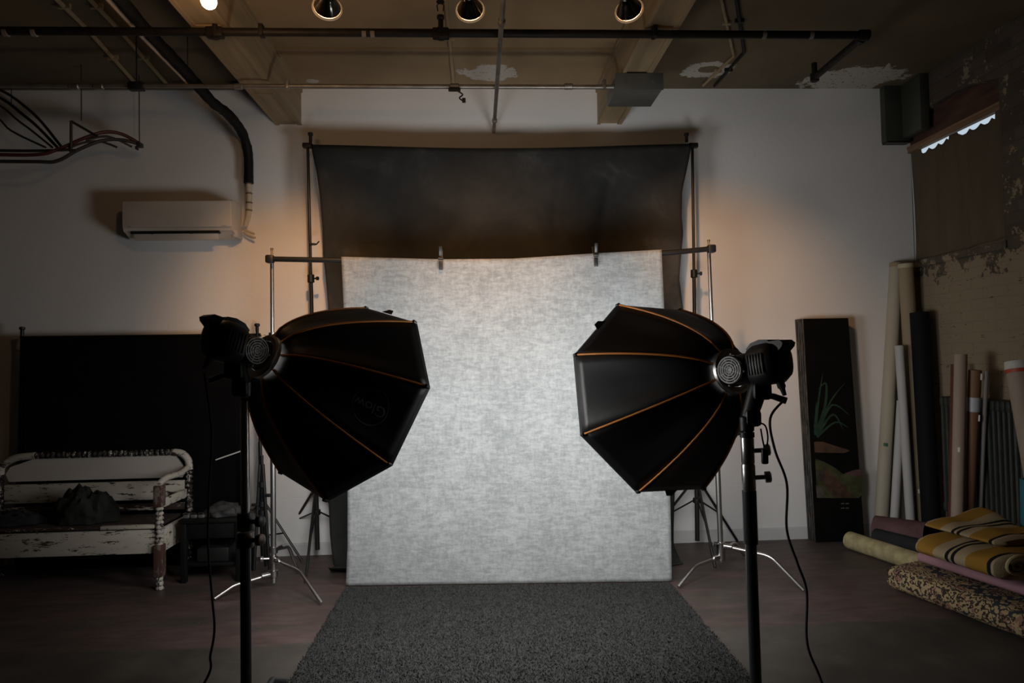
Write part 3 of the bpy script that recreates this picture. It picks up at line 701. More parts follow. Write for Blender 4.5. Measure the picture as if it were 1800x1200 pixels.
# two spring clamps
def clamp(label, px, py):
    c = P(px, py, Y=gy(px)-.085)
    t = thing('spring_clamp', label, 'clamp', c, 'black spring clamps')
    s = c+V((0, -.010, 0))
    MB().box(s+V((0, -.004, -.042)), (.024, .008, .056), bev=.003).build('jaw', M_BLACK, t)
    MB().box(s+V((0, -.016, .044)), (.021, .007, .060), ax=(V((1, 0, 0)), V((0, .96, .27)), V((0, -.27, .96))), bev=.003).build('handle', M_BLACKMETAL, t)
    MB().lathe(s+V((-.016, -.010, 0)), (1, 0, 0), [(0, .009), (.032, .009)], 12).build('spring', M_BLACKMETAL, t)
    MB().box(s+V((0, .078, .04)), (.020, .006, .06), ax=(V((1, 0, 0)), V((0, .96, -.27)), V((0, .27, .96))), bev=.002).build('rear_handle', M_BLACK, t)
clamp('black spring clamp on the top edge of the grey backdrop, left one', 775, 455)
clamp('black spring clamp on the top edge of the grey backdrop, right one', 1047, 449)

# black cloth backdrop at the left wall, behind the bench
KY = 4.90
t = thing('black_backdrop_stand', 'low black crossbar stand holding the black cloth behind the white bench', 'backdrop stand', (-2.3, KY, 0))
for (xt, yt, xb) in ((39, 580, 28), (452, 574, 462)):
    top = P(xt, yt, Y=KY); bot = P(xb, 985, Y=KY); bot.z = .02
    po = MB().tube([bot, bot+(top-bot)*.5], .014, 10).tube([bot+(top-bot)*.5, top], .011, 10).build('pole', M_BLACKMETAL, t)
    MB().lathe(top-V((0, 0, .03)), (0, 0, 1), [(0, .012), (.03, .012), (.034, .019), (.05, .019), (.054, .01)], 12).build('wing_knob', M_BLACK, po)
    for dx in (-.3, .28):
        MB().tube([bot+V((0, 0, .42)), bot+V((dx, -.04, -.01))], .009, 8).build('leg', M_BLACKMETAL, po)
        MB().tube([bot+V((0, 0, .16)), bot+V((dx*.55, -.022, .18))], .006, 6).build('brace', M_BLACKMETAL, po)
ba, bb = P(36, 593, Y=KY), P(458, 588, Y=KY)
MB().tube([ba, bb], .010, 10).build('crossbar', M_BLACKMETAL, t)
def blackcloth(u, v):
    x = 42+(437-42)*u - 5*v*(1-u); y0 = 592-4*u
    p0 = P(x, y0, Y=KY-.03)
    z = p0.z*(1-v)+.012*v
    return V((p0.x, KY-.032-.012*abs(math.sin(u*17+v*2))*v-.010*v, z))
bk = MB().grid(80, 30, blackcloth).build('black_cloth_backdrop', mat('black_velvet', (.0045, .0045, .005), .95, var=.2, spec=.05), None, solid=.002)
tag(bk, 'plain black cloth hanging behind the white chipped bench', 'backdrop')

# ============================================================ STUDIO LIGHTS
M_FABRIC = mat('black_nylon', (.0055, .0055, .006), .45, var=.25, scale=5, bump=.08, bscale=30, spec=.28)
M_ORANGE = mat('orange_piping', (.55, .19, .02), .5, var=.1)
M_DIFF = emit('lit_white_diffuser', (1, .985, .965), 15.9)
M_SILVER = mat('silver_lining', (.6, .6, .6), .35, metal=.8)
M_LOGO = mat('grey_print_on_nylon', (.11, .11, .115), .5)
def softbox(label, c, a, roll, R, D, tabs=(), logo=None):
    c, a = V(c), V(a).normalized(); e1 = a.cross(V((0, 0, 1))).normalized(); e2 = e1.cross(a)
    t = thing('octagonal_softbox', label, 'softbox', c-a*D)
    r0 = .072
    def rib(k, s):
        th = roll+k*PI/4; r = r0+(R-r0)*(s**.62)
        return c-a*(D*(1-s)) + (e1*math.cos(th)+e2*math.sin(th))*r
    def panel(k, u, s):
        p = rib(k, s)*(1-u)+rib(k+1, s)*u
        sag = .028*math.sin(PI*u)*math.sin(PI*s)
        q = c-a*(D*(1-s)); wr = .0045*math.sin(u*17+k*2.1+s*2)*math.sin(PI*u)*s*(1-s)*4
        return p + (q-p).normalized()*(sag+wr)
    for k in range(8):
        MB().grid(9, 16, lambda u, v: panel(k, u, .002+v*.998)).build('fabric_panel', M_FABRIC, t, solid=.0016)
        MB().tube([rib(k, i/18)+(rib(k, i/18)-(c-a*(D*(1-i/18)))).normalized()*.002 for i in range(19)], .0042, 8).build('seam_piping', M_ORANGE, t)
        MB().lathe(rib(k, 1)-a*.012, a, [(0, .004), (.003, .008), (.02, .008), (.024, .004)], 8).build('corner_cap', M_BLACK, t)
    lp = MB()
    for k in range(8):
        p, q = rib(k, 1), rib(k+1, 1); lp.add([p, q, q+a*.018, p+a*.018], [(0, 1, 2, 3)])
    lp.build('front_lip', M_FABRIC, t, smooth=False, solid=.002)
    ins = [c+(rib(k, 1)-c)*.985+a*.002 for k in range(8)]
    MB().prism(ins, -a*.004).build('diffuser', M_DIFF, t, smooth=False)
    s = c-a*D
    MB().lathe(s-a*.022, a, [(0, .078), (.003, .086), (.017, .086), (.02, .078), (.02, .06), (0, .06), (0, .078)], 40, caps=False).build('speed_ring', M_CHROME, t)
    MB().lathe(s-a*.020, a, [(0, .059), (.010, .059)], 32).build('ring_plate', M_BLACK, t)
    # little fabric tabs at the rim
    for k, f in tabs:
        p = rib(k, 1)*(1-f)+rib(k+1, 1)*f; n = (p-c).normalized(); tt = n.cross(a).normalized()
        MB().prism([p-tt*.03-a*.02, p+tt*.03-a*.02, p+tt*.012+n*.022-a*.004, p-tt*.012+n*.022-a*.004], a*.004).build('fabric_tab', M_FABRIC, t, smooth=False)
    if logo:
        k, u0, s0, size = logo
        o = panel(k, u0, s0); n = (o-(c-a*(D*.5)))
        tu = (panel(k, u0+.05, s0)-panel(k, u0-.05, s0)).normalized(); ts = (panel(k, u0, s0+.05)-panel(k, u0, s0-.05)).normalized()
        n = tu.cross(ts).normalized()
        if n.dot(o-(c-a*D*.4)) < 0: n = -n
        X = -ts; Y = n.cross(X).normalized(); X = Y.cross(n)
        cu = bpy.data.curves.new('logo', 'FONT'); cu.body = 'Glow'; cu.size = size; cu.align_x = 'CENTER'; cu.align_y = 'CENTER'
        tmp = bpy.data.objects.new('logo_curve', cu); COL.objects.link(tmp)
        bpy.context.view_layer.update()
        me = bpy.data.meshes.new_from_object(tmp.evaluated_get(bpy.context.evaluated_depsgraph_get()))
        bpy.data.objects.remove(tmp)
        def onp(x, y):          # lay the print on the curved panel
            for it in range(1): pass
            w = rib(k, s0)-rib(k+1, s0)
            du = y*Y.dot(tu)/w.length*1.0; ds_ = x*X.dot(ts)
            L_ = (panel(k, u0, s0+.05)-panel(k, u0, s0-.05)).length/.1
            return panel(k, u0+du, s0+ds_/L_) + n*.0025
        m = MB(); m.add([onp(v.co.x, v.co.y) for v in me.vertices], [tuple(p.vertices) for p in me.polygons])
        N_ = 40; rr = size*1.25
        ring = [onp(math.cos(2*PI*i/N_)*rr*f, math.sin(2*PI*i/N_)*rr*f) for f in (1, .955) for i in range(N_)]
        m.add(ring, [(i, (i+1) % N_, N_+(i+1) % N_, N_+i) for i in range(N_)])
        part_label(m.build('logo', M_LOGO, t, smooth=False), 'faint grey ring with the word Glow')
    return t
LA, RA = V((.547, .736, -.399)).normalized(), V((-.356, .905, -.232)).normalized()
LC, RC = V((-.559, 2.912, 1.227)), V((.773, 2.900, 1.208))
LD, RD = .432, .447
softbox('black octagonal softbox left of the pale backdrop, with a faint round logo', LC, LA, .127, .43, LD, tabs=((1, .5),), logo=(7, .5, .685, .058))
softbox('black octagonal softbox right of the pale backdrop, with bright orange seams', RC, RA, -.449, .43, RD, tabs=((3, .45), (6, .45)))

def light_head(label, s, w, fan_px, foot_px):
    """continuous light behind its softbox: s speed-ring centre, a aim"""
    s, w = V(s), V(w).normalized()
    t = thing('studio_light_head', label, 'studio light', s+w*.16, 'studio light heads')
    sd = w.cross(V((0, 0, 1))).normalized(); up = sd.cross(w)
    if sd.y > 0: sd_cam = -sd
    else: sd_cam = sd
    s = s+w*.024
    def ring(h, rx, rz, dz=0, n=24, pw=.62):
        out = []
        for j in range(n):
            c_, s_ = math.cos(2*PI*j/n), math.sin(2*PI*j/n)
            out.append(s+w*h+sd*(math.copysign(abs(c_)**pw, c_)*rx)+up*(math.copysign(abs(s_)**pw, s_)*rz+dz))
        return out
    def loft(secs):
        m = MB(); vs = []; n = 24
        for q in secs: vs += ring(*q)
        k = len(secs)
        m.add(vs, [(i*n+j, i*n+(j+1) % n, (i+1)*n+(j+1) % n, (i+1)*n+j) for i in range(k-1) for j in range(n)]+[tuple(range(n))[::-1], tuple((k-1)*n+j for j in range(n))])
        return m
    loft([(.022, .045, .045), (.03, .056, .056), (.100, .056, .056), (.104, .05, .05)]).build('mount_collar', M_BLACK, t)
    loft([(.105, .052, .054), (.112, .060, .066, .002), (.135, .064, .072, .004), (.19, .064, .072, .004), (.215, .058, .060, .008), (.228, .045, .042, .010), (.232, .03, .03, .012)]).build('body', M_BLACK, t)
    # handle ridge along the top, flaring out at the back
    h = MB(); pr = [(.095, .066), (.12, .084), (.16, .090), (.195, .084), (.203, .076), (.248, .074), (.262, .062), (.256, .050), (.235, .036), (.21, .055), (.1, .060)]
    h.prism([s+w*x+up*z-sd*.03 for x, z in pr], sd*.06); h.build('handle', M_BLACK, t, smooth=False)
    fn = MB()
    for k in range(6):
        for q in (-1, 1): fn.box(s+w*(.13+.013*k)+sd*(q*.0645)+up*.004, (.003, .004, .07), ax=(w, sd, up), bev=.001).cut()
    fn.build_each('cooling_fin', M_BLACKMETAL, t)
    # round fan grille on the side toward the room
    gc = P(*fan_px, Y=s.y-.085); ga = ((CAM-gc).normalized()+V((-.95 if fan_px[0] > 900 else .95, 0, 0))).normalized(); gc = gc-ga*.02
    g = MB()
    for rr in (.046, .037, .028, .019, .010): 
        e_ = ga.orthogonal().normalized(); f_ = ga.cross(e_)
        g.tube([gc+ga*.030+(e_*math.cos(2*PI*i/28)+f_*math.sin(2*PI*i/28))*rr for i in range(28)], .0028, 6, closed=True)
    for i in range(4):
        e_ = ga.orthogonal().normalized(); f_ = ga.cross(e_); d = e_*math.cos(PI*i/4+.4)+f_*math.sin(PI*i/4+.4)
        g.tube([gc+ga*.029-d*.044, gc+ga*.029+d*.044], .0022, 5)
    part_label(g.build('fan_grille', mat('grey_wire', (.80, .82, .85), .4), t), 'round steel fan grille')
    MB().lathe(gc-ga*.01, ga, [(-.012, .050), (.030, .052), (.033, .050), (.029, .046), (.024, .0)], 28).build('fan_housing', mat('dark_grey_plastic', (.012, .012, .013), .4), t)
    sc = MB()
    for i in range(4):
        e_ = ga.orthogonal().normalized(); f_ = ga.cross(e_); d = e_*math.cos(PI*i/2+.6)+f_*math.sin(PI*i/2+.6)
        sc.lathe(gc+ga*.022+d*.056, ga, [(0, .004), (.006, .004), (.008, .002)], 8).cut()
    sc.build_each('screw', M_CHROME, t)
    # yoke down to the stand, with tilt lever
    yk = s+w*.115
    y = MB(); foot = P(*foot_px, Y=yk.y)
    y.tube([yk-V((0, 0, .06)), foot+V((0, 0, .02))], [.034, .026], 12).box(yk-V((0, 0, .085)), (.066, .075, .06), bev=.012).box((yk-V((0, 0, .09)))*.35+foot*.65, (.058, .06, .06), bev=.014)
    y.lathe(foot, (0, 0, 1), [(0, .021), (.004, .025), (.05, .025), (.056, .018)], 14)
    y.build('tilt_bracket', M_BLACK, t)
    q = yk-V((0, 0, .100)); sx = V((1 if fan_px[0] > 900 else -1, -.35, 0)).normalized()
    MB().tube([q+sx*.02, q+sx*.045+V((0, 0, -.004)), q+sx*.088+V((0, 0, -.020))], [.008, .011, .012], 8).build('tilt_lever', M_BLACK, t)
    pz = s+w*.20-up*.062
    MB().lathe(pz, -up+w*.25, [(0, .014), (.02, .014), (.028, .009), (.05, .007)], 12).build('power_plug', M_RUBBER, t)
    return t, foot, pz+(-up+w*.25).normalized()*.05
sL, sR = LC-LA*LD, RC-RA*RD
hL, footL, plugL = light_head('black studio light head behind the left softbox, in front of the black cloth', sL, (-.112, -.170, .062), (449, 616), (430, 697))
hR, footR, plugR = light_head('black studio light head behind the right softbox, with a bright round fan grille', sR, (.072, -.170, .026), (1285, 650), (1313, 758))

def light_stand(label, foot, segs, base_px, leg_dirs):
    """segs: (z from, z to, radius, kind) up to the foot of the head"""
    top = V(foot)-V((0, 0, .003)); bot = P(*base_px, Y=top.y); bot = V((bot.x, bot.y, .03))
    k0 = bot+(top-bot)*0
    t = thing('light_stand', label, 'light stand', (bot.x, bot.y, 0), 'heavy studio light stands')
    def on(z): return bot+(top-bot)*((z-.03)/(top.z-.03))
    for z0, z1, r, m, nm in segs:
        z1 = min(z1, top.z)
        if nm == 'collar':
            MB().lathe(on(z0), top-bot, [(0, r*.9), (.006, r), (z1-z0-.006, r), (z1-z0, r*.9)], 20).lathe(on((z0+z1)/2)+V((.02, -.01, 0)), (1, -.35, .1), [(0, .008), (.03, .008), (.032, .020), (.05, .020), (.054, .012)], 12).build('clamp_collar', m, t)
        else: MB().tube([on(z0), on(z1)], r, 20).build('tube_section', m, t)
    for d in leg_dirs:
        d = V((d[0], d[1], 0)).normalized()
        e = V((on(.1).x, on(.1).y, 0))+d*.47; e.z = .0245 if -.86 < e.x < 1.15 and 1.53 < e.y < 4.28 else .001
        l = MB().tube([on(.135)+d*.03, on(.13)+d*.30+V((0, 0, -.005)), e+V((0, 0, .016))], .013, 10).build('leg', M_BLACKMETAL, t)
        MB().box(e+V((0, 0, .0130)), (.03, .03, .025), bev=.006).build('rubber_foot', M_RUBBER, l)
    MB().lathe(on(.08), top-bot, [(0, .024), (.006, .034), (.085, .034), (.09, .022)], 20).build('base_hub', M_BLACK, t)
    return t, on
M_BROWNC = mat('worn_bronze_clamp', (.10, .065, .05), .4, metal=.4, var=.4, scale=30)
zL = lambda y: P(430, y, Y=footL.y).z
zR = lambda y: P(1318, y, Y=footR.y).z
tL, onL = light_stand('heavy stand under the left studio light, its thick black tube running down out of view', footL,
    [(.03, zL(962), .0185, M_BLACKMETAL, 'tube'), (zL(962), zL(935), .030, M_BROWNC, 'collar'), (zL(932), zL(900), .028, M_BLACK, 'collar'), (zL(900), zL(704), .0150, M_STEEL, 'tube'), (zL(704), 9, .012, M_BLACK, 'tube')],
    (433, 1290), [(-1, .35), (0, 1), (-.3, -1)])
tR, onR = light_stand('heavy stand under the right studio light, with bright steel clamps near its top', footR,
    [(.03, zR(955), .0195, mat('dark_steel_tube', (.16, .16, .165), .28, metal=.9, var=.1), 'tube'), (zR(955), zR(862), .0245, M_BLACKMETAL, 'tube'), (zR(862), zR(815), .0235, M_STEEL, 'collar'), (zR(815), zR(768), .0225, M_STEEL, 'collar'), (zR(768), zR(758), .025, M_BLACK, 'tube'), (zR(758), 9, .013, M_BLACK, 'tube')],
    (1332, 1290), [(-1, .3), (.9, .45), (.1, -1)])
# gear hanging at the right stand's top
q = onR(zR(752)); t = thing('remote_control', 'small black remote on a wrist loop hung from the right light stand', 'remote', q+V((.045, -.03, -.1)))
lp = [q+V((.032, -.03, .02)), q+V((.052, -.034, .01)), q+V((.060, -.034, -.03)), q+V((.052, -.034, -.07)), q+V((.044, -.034, -.055)), q+V((.036, -.033, .0))]
MB().tube(bez(lp, 5), .0028, 6).build('cord_loop', M_RUBBER, t)
MB().box(q+V((.047, -.034, -.095)), (.024, .016, .055), bev=.006).build('remote_body', M_BLACK, t)

# power cords
def cord(label, pts):
    q = bez(pts, 8); o = MB().tube(q, .0042, 8).build('power_cord', M_RUBBER, None); return tag(o, label, 'cord')
yl = plugL.y
cord('black power cord hanging from the left studio light to the floor', [plugL+V((0, 0, -.014)), P(372, 760, Y=yl-.02), P(367, 870, Y=yl-.02), P(366, 960, Y=yl-.02), P(373, 1050, Y=yl-.02), P(377, 1105, Y=yl-.03), P(370, 1150, Y=yl-.04), P(356, 1205, Y=yl-.05), V((-1.13, 2.2, .05)), V((-1.25, 2.05, .006)), V((-1.5, 1.8, .006))])
yr = plugR.y
cord('black power cord hanging from the right studio light to the floor', [plugR+V((0, 0, -.014)), P(1354, 735, Y=yr-.02), P(1362, 790, Y=yr-.01), P(1383, 850, Y=yr), P(1383, 930, Y=yr), P(1402, 990, Y=yr), P(1418, 1040, Y=yr), P(1419, 1130, Y=yr-.02), P(1445, 1200, Y=yr-.04), V((1.15, 2.10, .03)), V((1.25, 2.0, .006)), V((1.5, 1.8, .006))])

# ==================================================================== CARPET
cx0, cx1, cy0, cy1 = -.842, 1.130, 1.55, 4.262
t = thing('shag_carpet', 'charcoal shag carpet on the floor in front of the pale backdrop', 'carpet', ((cx0+cx1)/2, (cy0+cy1)/2, 0))
def cyf(x): return 4.262-(x-cx0)*.062 - .012
M_PILE = mat('charcoal_pile', (.038, .039, .039), .95, var=.35, scale=40, spec=.1)
MB().prism([(cx0+.01, cy0, .001), (cx1-.01, cy0, .001), (cx1-.01, cyf(cx1), .001), (cx0+.01, cyf(cx0), .001)], (0, 0, .009)).build('backing', mat('dark_backing', (.028, .028, .028), .95), t, smooth=False)
random.seed(11)
vs, fs = [], []
for i in range(105000):
    x = random.uniform(cx0, cx1); y = cy0+(cyf(x)-cy0)*random.random()**.85
    a = random.uniform(0, 2*PI); w_ = .0027; h = random.uniform(.013, .020); lx, ly = random.uniform(-.008, .008), random.uniform(-.008, .008)
    o = len(vs); c_, s_ = math.cos(a)*w_, math.sin(a)*w_
    vs += [(x-c_, y-s_, .008), (x+c_, y+s_, .008), (x+lx*.6+c_*.7, y+ly*.6+s_*.7, h*.75), (x+lx, y+ly, h), (x+lx*.6-c_*.7, y+ly*.6-s_*.7, h*.75)]
    fs.append((o, o+1, o+2, o+3, o+4))
me = bpy.data.meshes.new('pile'); base = t.location
me.from_pydata([(x-base.x, y-base.y, z) for x, y, z in vs], [], fs); me.materials.append(M_PILE)
o = bpy.data.objects.new('pile', me); COL.objects.link(o); o.parent = t; o['kind'] = 'stuff'

# ============================================================ LEFT: BENCH, CART
def GX(x, Y):
    y = 950
    for _ in range(6): y += P(x, y, Y=Y).z*FPX/Y
    return P(x, y, Y=Y)
YF, YB = 4.36, 4.755
M_CHIP = m_chipped('chipped_white_paint', .445, stretch=(1.3, 4, 7))
M_SPOOL = m_chipped('worn_turned_paint', .545, dark=(.012, .010, .009), stretch=(9, 4, 4), scale=6)
M_SPOOL2 = m_chipped('pale_turned_paint', .47, dark=(.012, .010, .009), stretch=(9, 4, 4), scale=6)
M_RED = m_chipped('red_brown_wood', .46, dark=(.16, .14, .12), pale=(.080, .038, .028), stretch=(5, 5, 2))
M_PANEL = m_chipped('bare_white_panel', .30, stretch=(1, 4, 5), pale=(.40, .37, .33))
xr_f = P(281, 1037, Y=YF).x; xr_b = P(333, 870, Y=YB).x; xl = P(6, 860, Y=YB).x - .02
t = thing('wooden_bench', 'old white wooden bench with chipped paint and spool-turned rails at the left wall', 'bench', ((xl+xr_b)/2, 4.55, 0))
def beaded(pts, r0, r1, pitch, smooth_from=None):
    q = []; tot = 0
    pts = [V(p) for p in pts]
    for a, b in zip(pts, pts[1:]):
        n = max(2, int((b-a).length/(pitch/6)))
        for i in range(n): q.append(a+(b-a)*i/n)
    q.append(pts[-1]); rs = []; s = 0
    for i, p in enumerate(q):
        if i: s += (q[i]-q[i-1]).length
        rs.append(r0+(r1-r0)*abs(math.sin(PI*s/pitch)))
    return q, rs
ztop = P(200, 797, Y=YB).z; zcorner = P(337, 822, Y=YB).z
xa, xb = P(62, 800, Y=YB).x, P(306, 797, Y=YB).x
q, rs = beaded([(xa, YB, ztop), (xb, YB, ztop)], .012, .023, .034)
MB().tube(q, rs, 12).build('top_rail', M_SPOOL, t)
for s, x1, x2 in ((1, xb, xr_b), (-1, xa, xl)):
    c = bez([(x1, YB, ztop), (x1+(x2-x1)*.55, YB, ztop-.012), (x2-(x2-x1)*.06, YB, ztop-(ztop-zcorner)*.55), (x2, YB, zcorner-.01)], 6)
    MB().tube(c, .024, 12).build('curved_rail_end', m_chipped('smooth_chipped_paint', .44), t)
    q, rs = beaded([(x2, YB, zcorner-.01), (x2, YB, P(333, 915, Y=YB).z)], .013, .024, .032)
    l = MB().tube(q, rs, 12); z_ = P(333, 915, Y=YB).z
    l.box((x2, YB, z_-.08), (.052, .052, .17), bev=.006)
    q, rs = beaded([(x2, YB, z_-.16), (x2, YB, .004)], .014, .024, .036); l.tube(q, rs, 12)
    l.build('leg', M_SPOOL, t)
# plain upper panel and flaking lower panel of the back
z1, z2, z3 = P(200, 803, Y=YB).z, P(200, 842, Y=YB).z, P(200, 880, Y=YB).z
ply = [(xl+.05, z2), (xr_b-.05, z2), (xr_b-.028, z2+.05), (xr_b-.06, z1-.05), (xb, z1+.004), (xa, z1+.004), (xl+.06, z1-.05), (xl+.028, z2+.05)]
MB().prism([(x, YB+.008, z) for x, z in ply], (0, .012, 0)).build('upper_back_panel', mat('plain_white_panel', (.50, .46, .42), .6, var=.08, scale=2), t, smooth=False)
MB().box(((xl+xr_b)/2, YB, (z2+z3)/2-.008), (xr_b-xl-.06, .022, z2-z3-.02), bev=.003).build('lower_back_panel', M_CHIP, t)
MB().box(((xl+xr_b)/2, YB-.004, z3-.045), (xr_b-xl-.06, .02, .045), bev=.003).build('back_slat', m_chipped('mostly_bare_slat', .56), t)
# seat and front apron
zs = P(200, 931, Y=YF).z; za = P(200, 973, Y=YF).z
MB().box(((xl+xr_f)/2, (YF+YB)/2, zs+.004), (xr_f-xl-.06, YB-YF-.04, .022), bev=.004).build('seat', mat('dark_worn_seat', (.030, .022, .018), .7, var=.3), t)
MB().box(((xl+xr_f)/2, YF+.012, (zs+za)/2-.006), (xr_f-xl-.045, .024, zs-za), bev=.003).build('front_apron', M_CHIP, t)
xm = xr_f-.36
MB().box(((xl+xm)/2+.012, YF+.006, zs+.012), (xm-xl-.03, .03, .014), bev=.003).build('seat_edge', m_chipped('worn_seat_edge', .56, stretch=(3, 4, 4)), t)
part_label(MB().box(((xm+xr_f)/2-.01, YF+.004, zs+.014), (xr_f-xm-.035, .034, .022), bev=.003).build('seat_edge', m_chipped('white_seat_edge', .43, stretch=(2, 4, 4)), t), 'whiter right end of the seat edge')
zap = P(285, 852, Y=YF).z
for s, xf, xbk in ((1, xr_f, xr_b), (-1, xl, xl)):
    l = MB(); z5 = P(281, 890, Y=YF).z; z6 = P(281, 956, Y=YF).z; z7 = P(281, 1012, Y=YF).z
    q, rs = beaded([(xf, YF, z5), (xf, YF, z6)], .013, .025, .028); l.tube(q, rs, 12)
    q, rs = beaded([(xf, YF, z7), (xf, YF, .003)], .014, .024, .030); l.tube(q, rs, 12)
    lg = l.build('leg', M_SPOOL2, t)
    part_label(MB().box((xf, YF, (z6+z7)/2), (.056, .056, z6-z7), bev=.006).build('leg_block', M_RED, lg), 'red-brown bare square block')
    part_label(MB().box((xf, YF, (zap+z5)/2), (.056, .056, zap-z5), bev=.008).build('arm_block', M_RED, lg), 'red-brown bare post top')
    MB().tube(bez([(xf, YF-.02, zap+.005), (xf, YF+.1, zap+.028), (xbk, YB-.14, zap+.03), (xbk, YB-.026, zap+.05)], 5), .020, 10).build('arm', M_CHIP, t)
    MB().box(((xf+xbk)/2, (YF+YB)/2, (zap+z5)/2-.05), (.016, YB-YF-.07, .055), bev=.003).build('arm_slat', M_CHIP, t)
    MB().box(((xf+xbk)/2, (YF+YB)/2, (zs+za)/2), (.02, YB-YF-.06, zs-za), bev=.003).build('side_rail', M_CHIP, t)
# dark crumpled blanket heaped on the seat
M_DKG = mat('dark_green_cloth', (.010, .012, .009), .9, var=.5, scale=9, bump=.3, bscale=14)
cx, cy = P(150, 880, Y=4.55).x, 4.55; zb0 = zs+.017
def heap(u, v):
    th = 2*PI*u; ph = v*PI/2
    rx, ry, rz = .205, .12, .20
    p = V((math.cos(th)*math.cos(ph), math.sin(th)*math.cos(ph), math.sin(ph)))
    k = 1+.20*noise.noise(p*2.3+V((3, 1, 0)))+.12*noise.noise(p*6)+.05*math.sin(u*40+v*5)
    z = p.z*rz*(1+.40*noise.noise(V((p.x*2.4, p.y*2.4, 7)))+.22*noise.noise(V((p.x*6, p.y*6, 3))))
    return V((cx+p.x*rx*k, cy+p.y*ry*min(k, 1.15), zb0+.004+max(0, z)))
o = MB().grid(72, 28, heap, wrap=True).build('crumpled_blanket', M_DKG, None); tag(o, 'dark green blanket heaped on the seat of the white bench', 'blanket')
cx2 = P(22, 905, Y=4.5).x
def heap2(u, v):
    th = 2*PI*u; ph = v*PI/2
    p = V((math.cos(th)*math.cos(ph), math.sin(th)*math.cos(ph), math.sin(ph)))
    k = 1+.22*noise.noise(p*2.6+V((9, 4, 0)))
    return V((cx2+p.x*.16*k, cy-.0+p.y*.11*k, zb0+.004+max(0, p.z*.07*(1+.5*noise.noise(p*4)))))
o = MB().grid(48, 14, heap2, wrap=True).build('folded_cloth', mat('black_cloth', (.014, .014, .017), .9, bump=.3, bscale=14), None); tag(o, 'flat black cloth lying at the left end of the bench seat', 'cloth')

# small black table beside the bench with odds and ends on top
tx0, tx1 = xr_f+.07, P(428, 915, Y=4.50).x; ty0, ty1 = 4.46, 4.74
zt_ = P(390, 912, Y=ty0).z
t = thing('side_table', 'low black side table between the white bench and the left chrome stand', 'table', ((tx0+tx1)/2, (ty0+ty1)/2, 0))
M_TBL = mat('black_painted_wood', (.006, .006, .006), .6, var=.3, bump=.1, spec=.2)
MB().box(((tx0+tx1)/2, (ty0+ty1)/2, zt_-.012), (tx1-tx0, ty1-ty0, .024), bev=.004).build('table_top', M_TBL, t)
MB().box(((tx0+tx1)/2, (ty0+ty1)/2, zt_-.075), (tx1-tx0-.04, ty1-ty0-.04, .10), bev=.003).build('frame', M_TBL, t)
zsh = P(390, 985, Y=ty0).z
MB().box(((tx0+tx1)/2, (ty0+ty1)/2, zsh-.03), (tx1-tx0-.05, ty1-ty0-.05, .02), bev=.003).build('lower_shelf', M_TBL, t)
for x in (tx0+.025, tx1-.025):
    for y in (ty0+.025, ty1-.025): MB().box((x, y, zt_/2-.012), (.036, .036, zt_-.026), bev=.004).build('leg', M_TBL, t)
M_SILV = mat('scuffed_steel', (.40, .40, .40), .35, metal=.8, var=.3, scale=30)
for i, (fx, lb) in enumerate(((.08, 'leftmost'), (.20, 'middle'), (.32, 'rightmost'))):
    x = tx0+(tx1-tx0)*fx
    t = thing('steel_clip', f'small dull steel clip on the black side table, {lb} of the three', 'clip', (x, ty0+.05, zt_), 'steel clips on the side table')
    MB().box((x, ty0+.05, zt_+.012), (.040, .022, .022), bev=.006).build('clip_body', M_SILV, t)
    MB().tube([(x-.018, ty0+.036, zt_+.03), (x, ty0+.036, zt_+.038), (x+.018, ty0+.036, zt_+.03)], .003, 6).build('handle', M_STEEL, t)
bx0 = tx0+(tx1-tx0)*.62
def pouch(u, v):
    th = 2*PI*u; ph = v*PI/2; p = V((math.cos(th)*math.cos(ph), math.sin(th)*math.cos(ph), math.sin(ph)))
    k = 1+.28*noise.noise(p*3+V((2, 8, 1)))
    return V((bx0+p.x*.13*k, (ty0+ty1)/2-.02+p.y*.08*k, zt_+.003+max(0, p.z*.075*k)))
o = MB().grid(48, 16, pouch, wrap=True).build('gear_bag', mat('grey_black_bag', (.028, .028, .028), .7, var=.7, scale=16, bump=.4, bscale=20), None); tag(o, 'slumped dark grey gear bag on the black side table', 'bag')
o = MB().box(((tx0+tx1)/2, (ty0+ty1)/2, zsh+.027), (.20, .2, .09), bev=.01).build('case', M_BLACK, None)
tag(o, 'small black case on the lower shelf of the side table', 'case')
t = thing('tilted_rod', 'thin steel rod leaning in front of the black cloth above the side table', 'rod', P(385, 806, Y=4.70))
e0, e1_ = P(379, 808, Y=4.66), P(428, 791, Y=4.70)
MB().tube([e0, e1_], .0045, 8).build('rod_arm', mat('pale_rod', (.55, .54, .52), .4), t)
MB().tube([e1_, V((e1_.x+.004, 4.705, zt_+.006))], .006, 8).build('pole', M_RUBBER, t)
MB().lathe((e1_.x+.004, 4.705, zt_+.002), (0, 0, 1), [(0, .035), (.006, .035), (.01, .01)], 16).build('base', M_BLACK, t)
